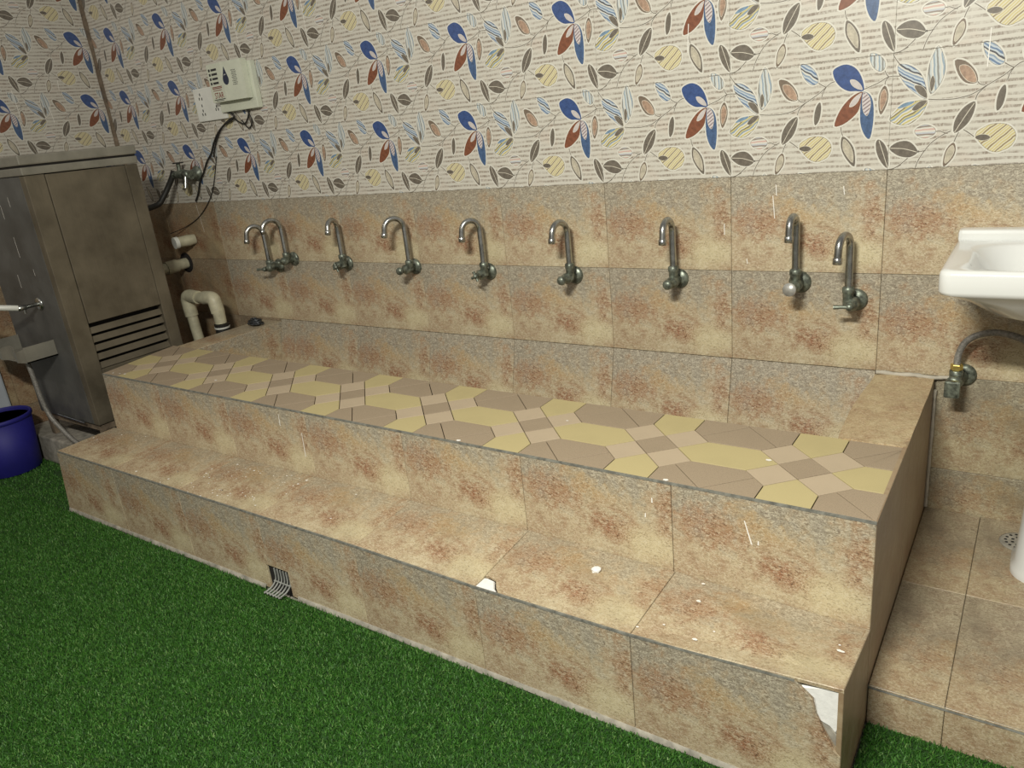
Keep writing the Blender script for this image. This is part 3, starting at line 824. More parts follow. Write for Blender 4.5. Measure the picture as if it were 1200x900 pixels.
for par, fr, L in ((wall_back, lambda a, z, d: (a, -d, z), [(-0.309, 1.114, -0.307, 1.081), (-0.318, 1.081, -0.312, 1.011), (-0.114, 1.102, -0.111, 1.077), (0.221, 1.479, 0.22, 1.387), (-3.302, 1.131, -3.284, 0.988), (-0.577, 1.603, -0.582, 1.522), (-0.472, 0.997, -0.472, 0.961), (-0.399, 0.884, -0.397, 0.867)]),  # drips, except one upper right streak: a gloss highlight painted on the tile
                   (wall_left, lambda a, z, d: (XL + d, a, z), [(-0.467, 1.771, -0.459, 1.622), (-0.31, 1.688, -0.303, 1.608), (-0.229, 1.813, -0.235, 1.764)])):
    dr = MB()
    for a0, z0, a1, z1 in L:
        k = 0.0011
        vv = [fr(a0 - k, z0, 0.0014), fr(a0 + k, z0, 0.0014), fr(a1 + k, z1, 0.0014), fr(a1 - k, z1, 0.0014)]
        if par is wall_back: dr.add(vv, [(3, 2, 1, 0)])
        else: dr.add(vv, [(3, 2, 1, 0)])
    o = dr.obj('drips_and_glints', M_SPECK, par); o['kind'] = 'stuff'

# ------------------------------------------------------------------ landing under the basin
land = thing('tiled_landing', 'low tiled landing below the white basin at the right of the steps', 'landing', (0.6, -0.45, 0))
LF = -0.893; LZ = 0.101
c = MB(); box(c, XR + 0.002, 1.28, LF + 0.009, -0.009, -0.01, LZ - 0.008); c.obj('core', M_GROUT, land)
lx = [XR + 0.001, 0.315, 0.765, 1.215]; ly = [LF, LF + 0.45, -0.001]
for a, b in zip(lx[:-1], lx[1:]):
    for c0, d0 in zip(ly[:-1], ly[1:]):
        quad_tile('landing_tile', (a, c0, LZ), (b, c0, LZ), (b, d0, LZ), (a, d0, LZ), M_LAND, land)
    quad_tile('landing_front_tile', (a, LF, -0.006), (b, LF, -0.006), (b, LF, LZ - 0.004), (a, LF, LZ - 0.004), M_STEP, land)
e = MB(); e.add([(XR, LF - 0.001, LZ - 0.008), (1.2, LF - 0.001, LZ - 0.008), (1.2, LF + 0.002, LZ + 0.0007), (XR, LF + 0.002, LZ + 0.0007)], [(0, 1, 2, 3)])
e.obj('edge_strip', M_EDGE, land)
# floor drain beside the pedestal
dr = thing('floor_drain', 'round perforated floor drain beside the basin pedestal', 'drain', (0.425, -0.118, LZ))
m = MB(); lathe(m, [(0.0, 0.0), (0.055, 0.0), (0.056, 0.002), (0.050, 0.004), (0.0, 0.004)], 28); m.obj('drain_plate', M_CEMENT, dr, Matrix.Translation((0.425, -0.118, LZ)))
m = MB()
for ring, cnt in ((0.040, 16), (0.024, 9)):
    for i in range(cnt):
        a = 6.283 * i / cnt
        m.add([(0.425 + ring * math.cos(a) + 0.0045 * math.cos(j * 1.047), -0.118 + ring * math.sin(a) + 0.0045 * math.sin(j * 1.047), LZ + 0.0046) for j in range(6)], [tuple(range(6))])
o = m.obj('drain_holes', M_DARK, dr); o['kind'] = 'stuff'

# ------------------------------------------------------------------ turf
def turf_mat():
    n = NT('artificial_grass', 0.6, 0, (0.03, 0.12, 0.02))
    r = n.n.new('ShaderNodeNewGeometry').outputs['Random Per Island']
    co = n.n.new('ShaderNodeTexCoord').outputs['Object']
    big = n.noise(co, 5, 3, 0.5)
    c = n.ramp(r, [(0.0, (0.022, 0.085, 0.008)), (0.5, (0.040, 0.150, 0.014)), (0.86, (0.065, 0.200, 0.024)), (0.97, (0.15, 0.27, 0.07))])
    c = n.mix(n.step(big, 0.35, 0.7, 0.0, 0.30), c, (0.022, 0.092, 0.010))
    return n.out(c)
M_TURF = turf_mat()
M_TURFB = plain('turf_backing', (0.016, 0.062, 0.007), 0.9, 0, 0.3, 90)
rng = np.random.default_rng(5)
def turf(label, outline, regions, dens, name='turf_mat'):
    t = thing(name, label, 'artificial turf', (sum(p[0] for p in outline) / len(outline), sum(p[1] for p in outline) / len(outline), -0.011))
    mb = MB(); prism(mb, outline, -0.011, 0.0, 0.001); mb.obj('backing', M_TURFB, t)
    V = []; nb = 0
    for (x0, x1, y0, y1) in regions:
        n = int((x1 - x0) * (y1 - y0) * dens)
        x = rng.uniform(x0, x1, n); y = rng.uniform(y0, y1, n)
        # keep what the lens (and a step to either side of it) can see
        dx = x - 0.3835; dy = y + 2.4302
        ang = np.degrees(np.arctan2(dx, dy))
        k = (ang > -80) & (ang < 20)
        d = np.hypot(dx, dy)
        keep = k & (rng.random(n) < np.clip(2.3 / d, 0.55, 1.0))
        x = x[keep]; y = y[keep]; n = len(x)
        a = rng.uniform(0, 2 * np.pi, n); wv = rng.uniform(0.0010, 0.0018, n); L = rng.uniform(0.006, 0.0115, n)
        b = rng.uniform(0, 2 * np.pi, n); lean = rng.uniform(0.1, 0.95, n)
        ca, sa = np.cos(a) * wv, np.sin(a) * wv
        tx, ty_ = np.cos(b) * L * lean, np.sin(b) * L * lean; tz = L * np.sqrt(1 - lean ** 2 * 0.9)
        v = np.empty((n, 4, 3))
        v[:, 0] = np.stack([x - ca, y - sa, np.zeros(n)], 1)
        v[:, 1] = np.stack([x + ca, y + sa, np.zeros(n)], 1)
        v[:, 2] = np.stack([x + tx + ca * 0.5, y + ty_ + sa * 0.5, tz], 1)
        v[:, 3] = np.stack([x + tx - ca * 0.5, y + ty_ - sa * 0.5, tz], 1)
        V.append(v.reshape(-1, 3)); nb += n
    V = np.concatenate(V)
    me = bpy.data.meshes.new('pile')
    me.vertices.add(len(V)); me.vertices.foreach_set('co', V.ravel())
    me.loops.add(nb * 4); me.loops.foreach_set('vertex_index', np.arange(nb * 4))
    me.polygons.add(nb); me.polygons.foreach_set('loop_start', np.arange(nb) * 4); me.polygons.foreach_set('loop_total', np.full(nb, 4))
    me.materials.append(M_TURF); me.update(calc_edges=True)
    o = bpy.data.objects.new('pile', me); link(o, t); o['kind'] = 'stuff'
    return t
turf('green artificial turf mat in front of the lower step', [(-3.88, -3.3), (1.0, -3.3), (1.0, -0.897), (0.165, -0.897), (0.165, -1.177), (-3.10, -1.179), (-3.88, -1.205)],
     [(-3.88, 0.9, -2.6, -1.181), (0.168, 0.6, -1.19, -0.90)], 95000)
turf('small green turf strip at the foot of the concrete plinth', [(-3.88, -1.196), (-3.10, -1.1765), (-2.975, -1.1765), (-2.975, -1.0), (-3.52, -0.925), (-3.70, -0.926), (-3.88, -0.926)],
     [(-3.86, -2.985, -1.175, -1.01), (-3.86, -3.45, -1.01, -0.93)], 55000)

# ------------------------------------------------------------------ taps
TAPS = [  # flange x, flange z, collar z, top-of-riser z, swivel deg, arc radius, end drop, riser x, handle
 (-2.608, 0.855, 0.890, 1.008, -22, 0.044, 0.005, -2.598, 'lever'),
 (-2.727, 0.820, 0.851, 0.985, -28, 0.040, -0.025, -2.735, 'lever'),
 (-2.241, 0.840, 0.885, 1.010, 12, 0.036, -0.010, -2.215, 'cross'),
 (-1.831, 0.832, 0.865, 1.005, -36, 0.042, -0.020, -1.815, 'knob'),
 (-1.437, 0.819, 0.861, 0.996, -38, 0.036, -0.030, -1.424, 'cross'),
 (-1.043, 0.815, 0.864, 0.983, -14, 0.038, -0.020, -1.033, 'knob'),
 (-0.632, 0.813, 0.861, 0.985, 0, 0.038, -0.025, -0.631, 'knob'),
 (-0.231, 0.813, 0.859, 0.996, -4, 0.030, -0.030, -0.233, 'disc'),
 (-0.066, 0.763, 0.809, 0.935, -14, 0.036, -0.030, -0.079, 'lever')]
LBL = ['upper chrome swan-neck tap of the leftmost pair, its spout arching left',
 'lower chrome swan-neck tap of the leftmost pair, nearest the steel water cooler',
 'chrome wall tap third from the left, spout turned almost straight out',
 'chrome wall tap fourth from the left, bright spout arching far to the left',
 'chrome wall tap in fifth place from the left, hooked spout swung left',
 'chrome wall tap in sixth place from the left, dull spout with a dark open end',
 'chrome wall tap in seventh place from the left with ridged spout end',
 'wall tap with a pale round disc knob, left of the lowest tap at the right',
 'lowest tap of the right pair, dull grey with a lever handle, nearest the basin']
for (fx, fz, cz, tz, sw, r, dz, rx, hk), lb in zip(TAPS, LBL):
    t = thing('swan_neck_tap', lb, 'tap', (fx, 0, fz), 'wall taps above the trough')
    m = MB(); lathe(m, [(0.034, 0.0), (0.034, 0.004), (0.029, 0.010), (0.018, 0.013), (0.016, 0.014)], 24, AXIS((fx, -0.0005, fz), (0, -1, 0)))
    m.obj('flange', M_TARN, t)
    bx = (fx + rx) / 2
    m = MB(); lathe(m, [(0.015, 0.0), (0.015, 0.026), (0.019, 0.030), (0.020, 0.058), (0.016, 0.064), (0.012, 0.070), (0.012, 0.078)], 20, AXIS((fx, -0.010, fz), (rx - fx, -0.9, 0) if abs(rx - fx) > 0.02 else (0, -1, 0)))
    m.obj('body', M_TARN, t)
    m = MB(); lathe(m, [(0.0145, -0.005), (0.0155, cz - fz - 0.014), (0.0175, cz - fz - 0.012), (0.0175, cz - fz + 0.002), (0.0135, cz - fz + 0.006)], 16, Matrix.Translation((rx, -0.052, fz)))
    m.obj('collar', M_TARN, t)
    th = math.radians(sw); d = Vector((math.sin(th), -math.cos(th), 0))
    base = Vector((rx, -0.052, cz - 0.004)); topp = Vector((rx, -0.052, tz))
    path = [base + (topp - base) * (i / 5) for i in range(6)]
    for i in range(1, 13):
        a = math.pi * i / 12
        path.append(topp + d * (r - r * math.cos(a)) + Vector((0, 0, r * math.sin(a) * 1.05)))
    end = topp + d * (2 * r * 1.06) + Vector((0, 0, dz - 0.006))
    path.append(path[-1].lerp(end, 0.5)); path.append(end)
    m = MB(); tube(m, path, 0.0112, 12); spo = m.obj('spout', M_CHROME, t)
    q = path[-3]; dirn = (end - q).normalized()
    m = MB()
    Mx = AXIS(end - dirn * 0.016, dirn)
    lathe(m, [(0.0114, 0.0), (0.0132, 0.002), (0.0132, 0.018), (0.0108, 0.020), (0.0095, 0.016)], 14, Mx)
    m.obj('nozzle', M_CHROME, spo)
    m = MB(); lathe(m, [(0.0, 0.0), (0.0097, 0.0), (0.0097, 0.001), (0.0, 0.001)], 12, AXIS(end + dirn * 0.0022, dirn)); m.obj('nozzle_opening', M_DARK, spo)
    hp = Vector((fx + (rx - fx) * 0.9 if abs(rx - fx) > 0.02 else fx, -0.088, fz))
    m = MB()
    if hk == 'disc':
        lathe(m, [(0.009, 0.0), (0.010, 0.016), (0.019, 0.020), (0.021, 0.024), (0.020, 0.029), (0.0, 0.030)], 20, AXIS(hp, (-0.12, -1, 0.02)))
    elif hk == 'knob':
        lathe(m, [(0.009, 0.0), (0.009, 0.006), (0.0165, 0.009), (0.0175, 0.014), (0.014, 0.022), (0.006, 0.025), (0.0, 0.025)], 12, AXIS(hp, (0, -1, 0)))
    elif hk == 'cross':
        lathe(m, [(0.009, 0.0), (0.010, 0.012), (0.007, 0.017), (0.0, 0.018)], 12, AXIS(hp, (0, -1, 0)))
        for a in (0.4, 1.97):
            dd = Vector((math.cos(a), 0, math.sin(a))) * 0.021
            tube(m, [hp + Vector((0, -0.008, 0)) - dd, hp + Vector((0, -0.008, 0)), hp + Vector((0, -0.008, 0)) + dd], [0.0058, 0.0042, 0.0058], 8)
    else:
        lathe(m, [(0.010, 0.0), (0.011, 0.010), (0.008, 0.015), (0.0, 0.016)], 12, AXIS(hp, (0, -1, 0)))
        tube(m, [hp + Vector((0, -0.008, 0)), hp + Vector((-0.02, -0.014, 0.001)), hp + Vector((-0.042, -0.016, 0.0))], [0.0062, 0.0052, 0.0070], 8)
    m.obj('handle', M_DISC if hk == 'disc' else M_TARN, t)

# ------------------------------------------------------------------ basin, pedestal, angle valve
def rrect(hw, hd, r, n=12):
    out = []
    for cx, cy, a0 in ((hw - r, hd - r, 0), (-hw + r, hd - r, 90), (-hw + r, -hd + r, 180), (hw - r, -hd + r, 270)):
        for i in range(n + 1):
            a = math.radians(a0 + 90 * i / n)
            out.append((cx + r * math.cos(a), cy + r * math.sin(a)))
    return out
bas = thing('wash_basin', 'white ceramic wash basin on a pedestal at the right edge, cut by the frame', 'basin', (0.478, 0, 0.80))
bx, by = 0.478, -0.2235
rings = [(0.10, 0.09, 0.05, 0.0, 0.800), (0.19, 0.15, 0.10, 0.01, 0.822), (0.240, 0.187, 0.10, 0.005, 0.862), (0.272, 0.212, 0.05, 0, 0.889), (0.284, 0.220, 0.030, 0, 0.894), (0.287, 0.222, 0.028, 0, 0.902),
         (0.287, 0.222, 0.028, 0, 0.940), (0.285, 0.220, 0.028, 0, 0.948), (0.279, 0.214, 0.026, 0, 0.952), (0.272, 0.208, 0.03, 0, 0.9525),
         (0.240, 0.165, 0.10, -0.030, 0.950), (0.232, 0.158, 0.10, -0.030, 0.944), (0.215, 0.145, 0.10, -0.028, 0.915), (0.18, 0.12, 0.09, -0.02, 0.860), (0.12, 0.085, 0.07, -0.01, 0.822), (0.03, 0.03, 0.028, 0, 0.812)]
m = MB(); v = []; f = []; N = 52
for hw, hd, r, oy, z in rings:
    for x, y in rrect(hw, hd, r): v.append((bx + x, by + y + oy, z))
for k in range(len(rings) - 1):
    for i in range(N):
        j = (i + 1) % N
        f.append((k * N + i, k * N + j, (k + 1) * N + j, (k + 1) * N + i))
m.add(v, f, 0, True)
m.add(v[:N], [tuple(range(N))[::-1]]); m.add(v[-N:], [tuple(range(N))])
m.obj('bowl', M_CERAMIC, bas)
m = bbox_(0.192, 0.764, -0.052, -0.002, 0.945, 0.980, 0.010); m.obj('back_ledge', M_CERAMIC, bas)
m = MB(); lathe(m, [(0.0, 0.0), (0.022, 0.0), (0.024, 0.003), (0.0, 0.004)], 20, Matrix.Translation((bx, by, 0.8125))); m.obj('waste', M_CHROME, bas)
ped = MB(); v = []; f = []
pr = [(0.098, 0.101), (0.098, 0.118), (0.090, 0.135), (0.083, 0.30), (0.083, 0.55), (0.092, 0.70), (0.105, 0.800), (0.108, 0.806)]
for hw, z in pr:
    for x, y in rrect(hw, hw * 1.05, hw * 0.75, 8): v.append((bx + 0.022 + x, -0.235 + y, z))
n_ = 36
for k in range(len(pr) - 1):
    for i in range(n_):
        f.append((k * n_ + i, k * n_ + (i + 1) % n_, (k + 1) * n_ + (i + 1) % n_, (k + 1) * n_ + i))
ped.add(v, f, 0, True); ped.add(v[:n_], [tuple(range(n_))[::-1]]); ped.add(v[-n_:], [tuple(range(n_))])
ped.obj('pedestal', M_CERAMIC, bas)
val = thing('angle_valve', 'dark angle valve with brass nut and grey hose below the white basin', 'valve', (0.232, 0, 0.549))
m = MB(); lathe(m, [(0.033, 0.0), (0.033, 0.004), (0.026, 0.010), (0.015, 0.012)], 24, AXIS((0.235, -0.0005, 0.552), (0, -1, 0))); m.obj('flange', M_TARN, val)
m = MB(); lathe(m, [(0.014, 0.0), (0.015, 0.05), (0.020, 0.054), (0.020, 0.085), (0.012, 0.088)], 16, AXIS((0.235, -0.008, 0.552), (-0.25, -1, 0.0)))
lathe(m, [(0.016, -0.005), (0.018, 0.028), (0.016, 0.030)], 12, Matrix.Translation((0.219, -0.056, 0.553)))
m.obj('body', M_TARN, val)
m = MB(); bbox_(0.196, 0.236, -0.112, -0.092, 0.515, 0.566, 0.006, mb=m); m.obj('handle', M_TARN, val)
m = MB(); lathe(m, [(0.0145, 0.0), (0.016, 0.002), (0.016, 0.016), (0.0145, 0.018)], 6, Matrix.Translation((0.219, -0.056, 0.583)), smooth=False); m.obj('nut', M_BRASS, val)
m = MB(); tube(m, smooth_path([(0.219, -0.056, 0.60), (0.221, -0.053, 0.632), (0.236, -0.05, 0.668), (0.268, -0.048, 0.690), (0.310, -0.05, 0.698), (0.36, -0.06, 0.690), (0.41, -0.08, 0.672), (0.44, -0.11, 0.70), (0.45, -0.13, 0.80)], 5), 0.0092, 10)
m.obj('hose', M_HOSE, val)

# ------------------------------------------------------------------ water cooler cabinet
wc = thing('water_cooler', 'tall grime-brown stainless steel water cooler cabinet in the left corner', 'water cooler', (-3.38, -0.635, 0.13))
x0, x1, y0, y1 = -3.66, -3.10, -0.885, -0.385
m = MB(); bbox_(x0, x1 - 0.045, y0, y1, 0.255, 1.37, 0.004, mb=m); m.obj('body', M_STEELG, wc)
m = MB(); box(m, x1 - 0.0448, x1 - 0.042, y0 + 0.082, y1 - 0.062, 0.50, 0.716); m.obj('louvre_hollow', M_DARK, wc)
m = bbox_(x1 - 0.044, x1, y0, y0 + 0.082, 0.255, 1.37, 0.003); m.obj('corner_stile', M_STEEL, wc)
m = bbox_(x1 - 0.044, x1, y1 - 0.060, y1, 0.255, 1.37, 0.003); m.obj('corner_stile', M_STEEL, wc)
m = bbox_(x1 - 0.044, x1 + 0.0015, y0 + 0.0845, y1 - 0.0625, 0.718, 1.368, 0.003); m.obj('door_panel', M_STEEL, wc)
m = bbox_(x1 - 0.044, x1 - 0.001, y0 + 0.0825, y1 - 0.0605, 0.255, 0.502, 0.003); m.obj('bottom_rail', M_STEEL, wc)
for i in range(5):
    z = 0.682 - i * 0.041
    m = MB(); box(m, -0.002, 0.002, y0 + 0.083, y1 - 0.061, -0.0145, 0.0145, 0, Matrix.Translation((x1 - 0.016, 0, z)) @ Matrix.Rotation(math.radians(-22), 4, 'Y'))
    m.obj('louvre_slat', M_STEEL, wc)
m = bbox_(x0 - 0.006, x1 + 0.006, y0 - 0.006, y1 + 0.004, 1.372, 1.404, 0.004); m.obj('upper_band', M_LID, wc)
m = bbox_(x0 - 0.002, x1 + 0.001, y0 - 0.001, y1, 1.404, 1.412, 0.001); m.obj('lid_gap', M_DARK, wc)
m = bbox_(x0 - 0.008, x1 + 0.010, y0 - 0.010, y1 + 0.006, 1.412, 1.452, 0.006); m.obj('lid', M_LID, wc)
m = MB()
box(m, x0 + 0.01, x1 - 0.008, y0 + 0.012, y0 + 0.032, 0.222, 0.255); box(m, x0 + 0.01, x1 - 0.008, y1 - 0.032, y1 - 0.012, 0.222, 0.255)
box(m, x0 + 0.01, x0 + 0.03, y0 + 0.032, y1 - 0.032, 0.222, 0.255); box(m, x1 - 0.028, x1 - 0.008, y0 + 0.032, y1 - 0.032, 0.222, 0.255)
m.obj('stand_frame', M_TRIM, wc)
for a in (x0 + 0.012, x1 - 0.045):
    for b in (y0 + 0.014, y1 - 0.045):
        m = MB(); box(m, a, a + 0.034, b, b + 0.032, 0.1305, 0.222); m.obj('leg', M_TRIM, wc)
# cup tap on the cabinet front
m = MB(); lathe(m, [(0.030, 0.0), (0.030, 0.004), (0.024, 0.009), (0.012, 0.011)], 20, AXIS((-3.31, y0 - 0.0005, 0.822), (0, -1, 0))); fl_ = m.obj('tap_flange', M_CHROME, wc)
m = MB(); lathe(m, [(0.009, 0), (0.009, 0.05), (0.012, 0.052), (0.012, 0.085), (0.009, 0.087)], 14, AXIS((-3.31, y0 - 0.008, 0.822), (0, -1, 0)))
tube(m, [(-3.31, y0 - 0.07, 0.83), (-3.31, y0 - 0.07, 0.795)], 0.006, 8); m.obj('tap_body', M_CHROME, fl_)
m = MB(); tube(m, [(-3.31, y0 - 0.094, 0.825), (-3.315, y0 - 0.13, 0.835), (-3.36, y0 - 0.20, 0.852), (-3.42, y0 - 0.235, 0.858)], 0.0125, 12); m.obj('white_tube', M_WHITE, fl_)
# drip tray
m = MB()
tx0, tx1, ty0, ty1 = -3.64, -3.285, -1.020, y0 - 0.001
box(m, tx0, tx1, ty0, ty1, 0.582, 0.588)
box(m, tx1 - 0.003, tx1, ty0, ty1, 0.582, 0.655); box(m, tx0, tx0 + 0.003, ty0, ty1, 0.582, 0.655)
n = 16; v = []
for i in range(n + 1):
    x = tx0 + (tx1 - tx0) * i / n; y = ty0 + 0.010 * math.sin(i * 0.85); zt = 0.640 + 0.010 * math.sin(i * 0.8 + 1)
    v += [(x, y, 0.582), (x, y, zt), (x, y + 0.004, zt), (x, y + 0.004, 0.582)]
f = []
for i in range(n):
    a = i * 4; b = a + 4
    f += [(a, b, b + 1, a + 1), (a + 1, b + 1, b + 2, a + 2), (a + 2, b + 2, b + 3, a + 3)]
m.add(v, f)
tray = m.obj('drip_tray', M_LID, wc)
m = MB(); tube(m, smooth_path([(-3.38, -0.985, 0.582), (-3.365, -0.985, 0.50), (-3.355, -0.985, 0.393), (-3.34, -0.98, 0.315), (-3.30, -0.97, 0.255), (-3.235, -0.955, 0.19), (-3.15, -0.945, 0.150)], 5), 0.0105, 10); m.obj('drain_hose', M_HOSE, tray)
m = MB(); tube(m, [(-3.46, -0.895, 0.268), (-3.21, -0.895, 0.258)], 0.004, 6); m.obj('bottom_rod', M_CHROME, wc)
dr = MB()
for xx, z0, z1 in ((-3.39, 1.26, 1.20), (-3.36, 1.12, 1.03), (-3.49, 1.24, 1.17), (-3.30, 1.29, 1.25), (-3.27, 0.98, 0.95), (-3.44, 0.95, 0.89)):
    dr.add([(xx - 0.0012, y0 - 0.0006, z0), (xx + 0.0012, y0 - 0.0006, z0), (xx + 0.0016, y0 - 0.0006, z1), (xx - 0.0010, y0 - 0.0006, z1)], [(3, 2, 1, 0)])
o = dr.obj('drips_and_glints', M_SPECK, wc); o['kind'] = 'stuff'

# ------------------------------------------------------------------ bucket, pale bin
bk = thing('bucket', 'deep blue plastic bucket standing in front of the water cooler', 'bucket', (-3.715, -1.060, 0.0))
Mx = Matrix.Translation((-3.715, -1.060, 0.004))
m = MB(); lathe(m, [(0.0, 0.010), (0.112, 0.010), (0.115, 0.012), (0.138, 0.270), (0.142, 0.270), (0.122, 0.004), (0.118, 0.0), (0.0, 0.0)][::-1], 40, Mx); m.obj('pail', M_BLUE, bk)
m = MB(); lathe(m, [(0.1375, 0.262), (0.145, 0.262), (0.1475, 0.266), (0.1475, 0.278), (0.144, 0.282), (0.1385, 0.282), (0.1365, 0.278), (0.1375, 0.262)], 40, Mx); m.obj('rim', M_BLUE, bk)
bn = thing('plastic_bin', 'pale blue-white plastic bin behind the blue bucket at the left edge', 'bin', (-3.875, -1.12, 0))
m = bbox_(-3.897, -3.868, -1.32, -0.928, 0.004, 0.66, 0.010); m.obj('bin_body', M_PALEBLUE, bn)
m = bbox_(-3.898, -3.866, -1.325, -0.924, 0.66, 0.68, 0.006); m.obj('bin_lid', M_PALEBLUE, bn)

# ------------------------------------------------------------------ control box, socket plates, cables
sb = thing('switch_plate', 'white switch board on the patterned wall, lower left of the control box', 'switch plate', (-2.98, 0, 1.60))
m = bbox_(-3.097, -2.872, -0.014, -0.001, 1.526, 1.676, 0.004); m.obj('plate', M_WHITE, sb)
m = MB()
for px, pz in ((-3.045, 1.648), (-3.055, 1.630), (-3.035, 1.628), (-3.045, 1.598), (-3.045, 1.575), (-3.053, 1.558), (-3.033, 1.558), (-2.935, 1.585), (-2.943, 1.572), (-2.925, 1.572)):
    box(m, px - 0.003, px + 0.003, -0.0148, -0.0139, pz - 0.006, pz + 0.006)
o = m.obj('socket_holes', M_INKBLK, sb); o['kind'] = 'stuff'
cb = thing('control_box', 'white water level control box with blue drop logo on the patterned wall', 'control box', (-2.76, 0, 1.67))
m = bbox_(-2.885, -2.612, -0.030, -0.001, 1.552, 1.752, 0.004); m.obj('back_box', M_GREENPL, cb)
# cover: left third leans back to the wall
poly = [(-2.893, -0.056), (-2.775, -0.066), (-2.633, -0.062), (-2.633, -0.031), (-2.893, -0.031)]
m = MB(); prism(m, poly, 1.597, 1.763, 0.003); m.obj('cover', M_GREENPL, cb)
ML = frame((-2.893, -0.056 - 0.0006, 1.597), (0.118, -0.010, 0), (0, 0, 1))
MR = frame((-2.775, -0.066 - 0.0006, 1.597), (0.142, 0.004, 0), (0, 0, 1))
def decal(name, polys, mat, M):
    mb = MB()
    for p in polys:
        p = ccw(p); mb.add([(x, y, 0.0004) for x, y in p], [tuple(range(len(p)))])
    o = mb.obj(name, mat, cb, M); return o
rct = lambda x, y, w0, h0: [(x, y), (x + w0, y), (x + w0, y + h0), (x, y + h0)]
decal('indicator_marks', [rct(0.012, 0.134 - i * 0.019, 0.014, 0.011) for i in range(4)] + [rct(0.034, 0.135 - i * 0.019, 0.046, 0.009) for i in range(4)], M_INKBLK, ML)
decal('red_text_lines', [rct(0.018, 0.064, 0.080, 0.0035), rct(0.018, 0.058, 0.080, 0.0035), rct(0.020, 0.050, 0.074, 0.0025)], M_RED, ML)
drop = [(0.0, 0.048)] + [(0.020 * math.cos(a), 0.020 * math.sin(a)) for a in np.radians(np.arange(30, -211, -15))]
decal('drop_logo', [[(x + 0.003 + 0.018, y * 1.15 + 0.090) for x, y in drop]], M_NAVY, MR)
decal('drop_logo_glint', [[(0.010 + 0.002 * 0, 0.105), (0.016, 0.1115), (0.024, 0.113), (0.031, 0.110), (0.024, 0.1105), (0.016, 0.109)]], M_WHITE, MR @ Matrix.Translation((0, 0, 0.0003)))
decal('speaker_dots', [rct(0.066 + j * 0.008 + (0.004 if i % 2 else 0), 0.062 + i * 0.0075, 0.004, 0.004) for i in range(9) for j in range(4)], M_INKBLK, MR)
def text(body, size, M, mat, name):
    cu = bpy.data.curves.new(name, 'FONT'); cu.body = body; cu.size = size; cu.extrude = 0.0002
    tmp = bpy.data.objects.new('tmp_text', cu); COL.objects.link(tmp)
    bpy.context.view_layer.update()
    me = bpy.data.meshes.new_from_object(tmp.evaluated_get(bpy.context.evaluated_depsgraph_get()))
    bpy.data.objects.remove(tmp)
    me.materials.clear(); me.materials.append(mat)
    return link(bpy.data.objects.new(name, me), cb, M)
text('STAR', 0.040, ML @ Matrix.Translation((0.026, 0.017, 0.0004)) @ Matrix.Diagonal((0.80, 0.9, 1, 1)), M_RED, 'lettering')
decal('subtitle_line', [rct(0.016, 0.010, 0.094, 0.003), rct(0.030, 0.005, 0.066, 0.002)], M_INKBLK, ML)
cab = MB()
tube(cab, smooth_path([(-2.858, -0.026, 1.600), (-2.845, -0.022, 1.557), (-2.815, -0.018, 1.535), (-2.835, -0.016, 1.518), (-2.903, -0.014, 1.501), (-2.97, -0.012, 1.467), (-3.021, -0.012, 1.423), (-3.059, -0.012, 1.377), (-3.11, -0.012, 1.339), (-3.159, -0.012, 1.287), (-3.202, -0.012, 1.251), (-3.24, -0.012, 1.193), (-3.28, -0.012, 1.151)], 4), 0.0046, 8)
tube(cab, smooth_path([(-2.70, -0.014, 1.553), (-2.722, -0.014, 1.515), (-2.755, -0.014, 1.492), (-2.796, -0.014, 1.505), (-2.84, -0.013, 1.525), (-2.93, -0.011, 1.49), (-3.0, -0.011, 1.43), (-3.05, -0.011, 1.36)], 4), 0.0034, 8)
tube(cab, smooth_path([(-2.72, -0.012, 1.553), (-2.70, -0.012, 1.50), (-2.735, -0.010, 1.47), (-2.775, -0.010, 1.51)], 4), 0.003, 6)
tag(cab.obj('power_cable', M_BLACK), 'black cables hanging from the control box down the patterned wall', 'cable')
th_ = MB()
tube(th_, smooth_path([(-3.03, -0.008, 1.36), (-3.13, -0.008, 1.19), (-3.27, -0.008, 1.08), (-3.42, -0.010, 1.02), (-3.52, -0.05, 0.99)], 4), 0.0022, 6)
tag(th_.obj('thin_wire', M_BLACK), 'thin dark wire trailing along the stone tiles behind the cooler', 'wire')
# stop valve with tarnished body and black hose
sv = thing('stop_valve', 'green-tarnished stop valve with black hose on the wall beside the cooler', 'valve', (-3.25, 0, 1.28))
m = MB(); lathe(m, [(0.038, 0), (0.038, 0.006), (0.026, 0.014), (0.018, 0.05), (0.022, 0.054), (0.022, 0.08), (0.0, 0.081)], 18, AXIS((-3.225, -0.0005, 1.288), (0, -1, 0))); m.obj('wall_flange', M_TARN, sv)
m = MB(); tube(m, [(-3.20, -0.055, 1.285), (-3.26, -0.055, 1.290), (-3.31, -0.06, 1.292), (-3.345, -0.065, 1.290)], [0.022, 0.026, 0.020, 0.015], 12)
tube(m, [(-3.29, -0.058, 1.30), (-3.288, -0.058, 1.345)], 0.010, 10); m.obj('valve_body', M_TARN, sv)
m = MB(); lathe(m, [(0.0, 0.0), (0.026, 0.0), (0.028, 0.003), (0.026, 0.006), (0.0, 0.007)], 14, Matrix.Translation((-3.288, -0.058, 1.345))); m.obj('handle', M_BLACK, sv)
m = MB(); tube(m, [(-3.255, -0.06, 1.28), (-3.258, -0.065, 1.225)], [0.014, 0.010], 10)
tube(m, [(-3.225, -0.07, 1.29), (-3.222, -0.09, 1.225)], [0.012, 0.009], 8); m.obj('drain_cock', M_CHROME, sv)
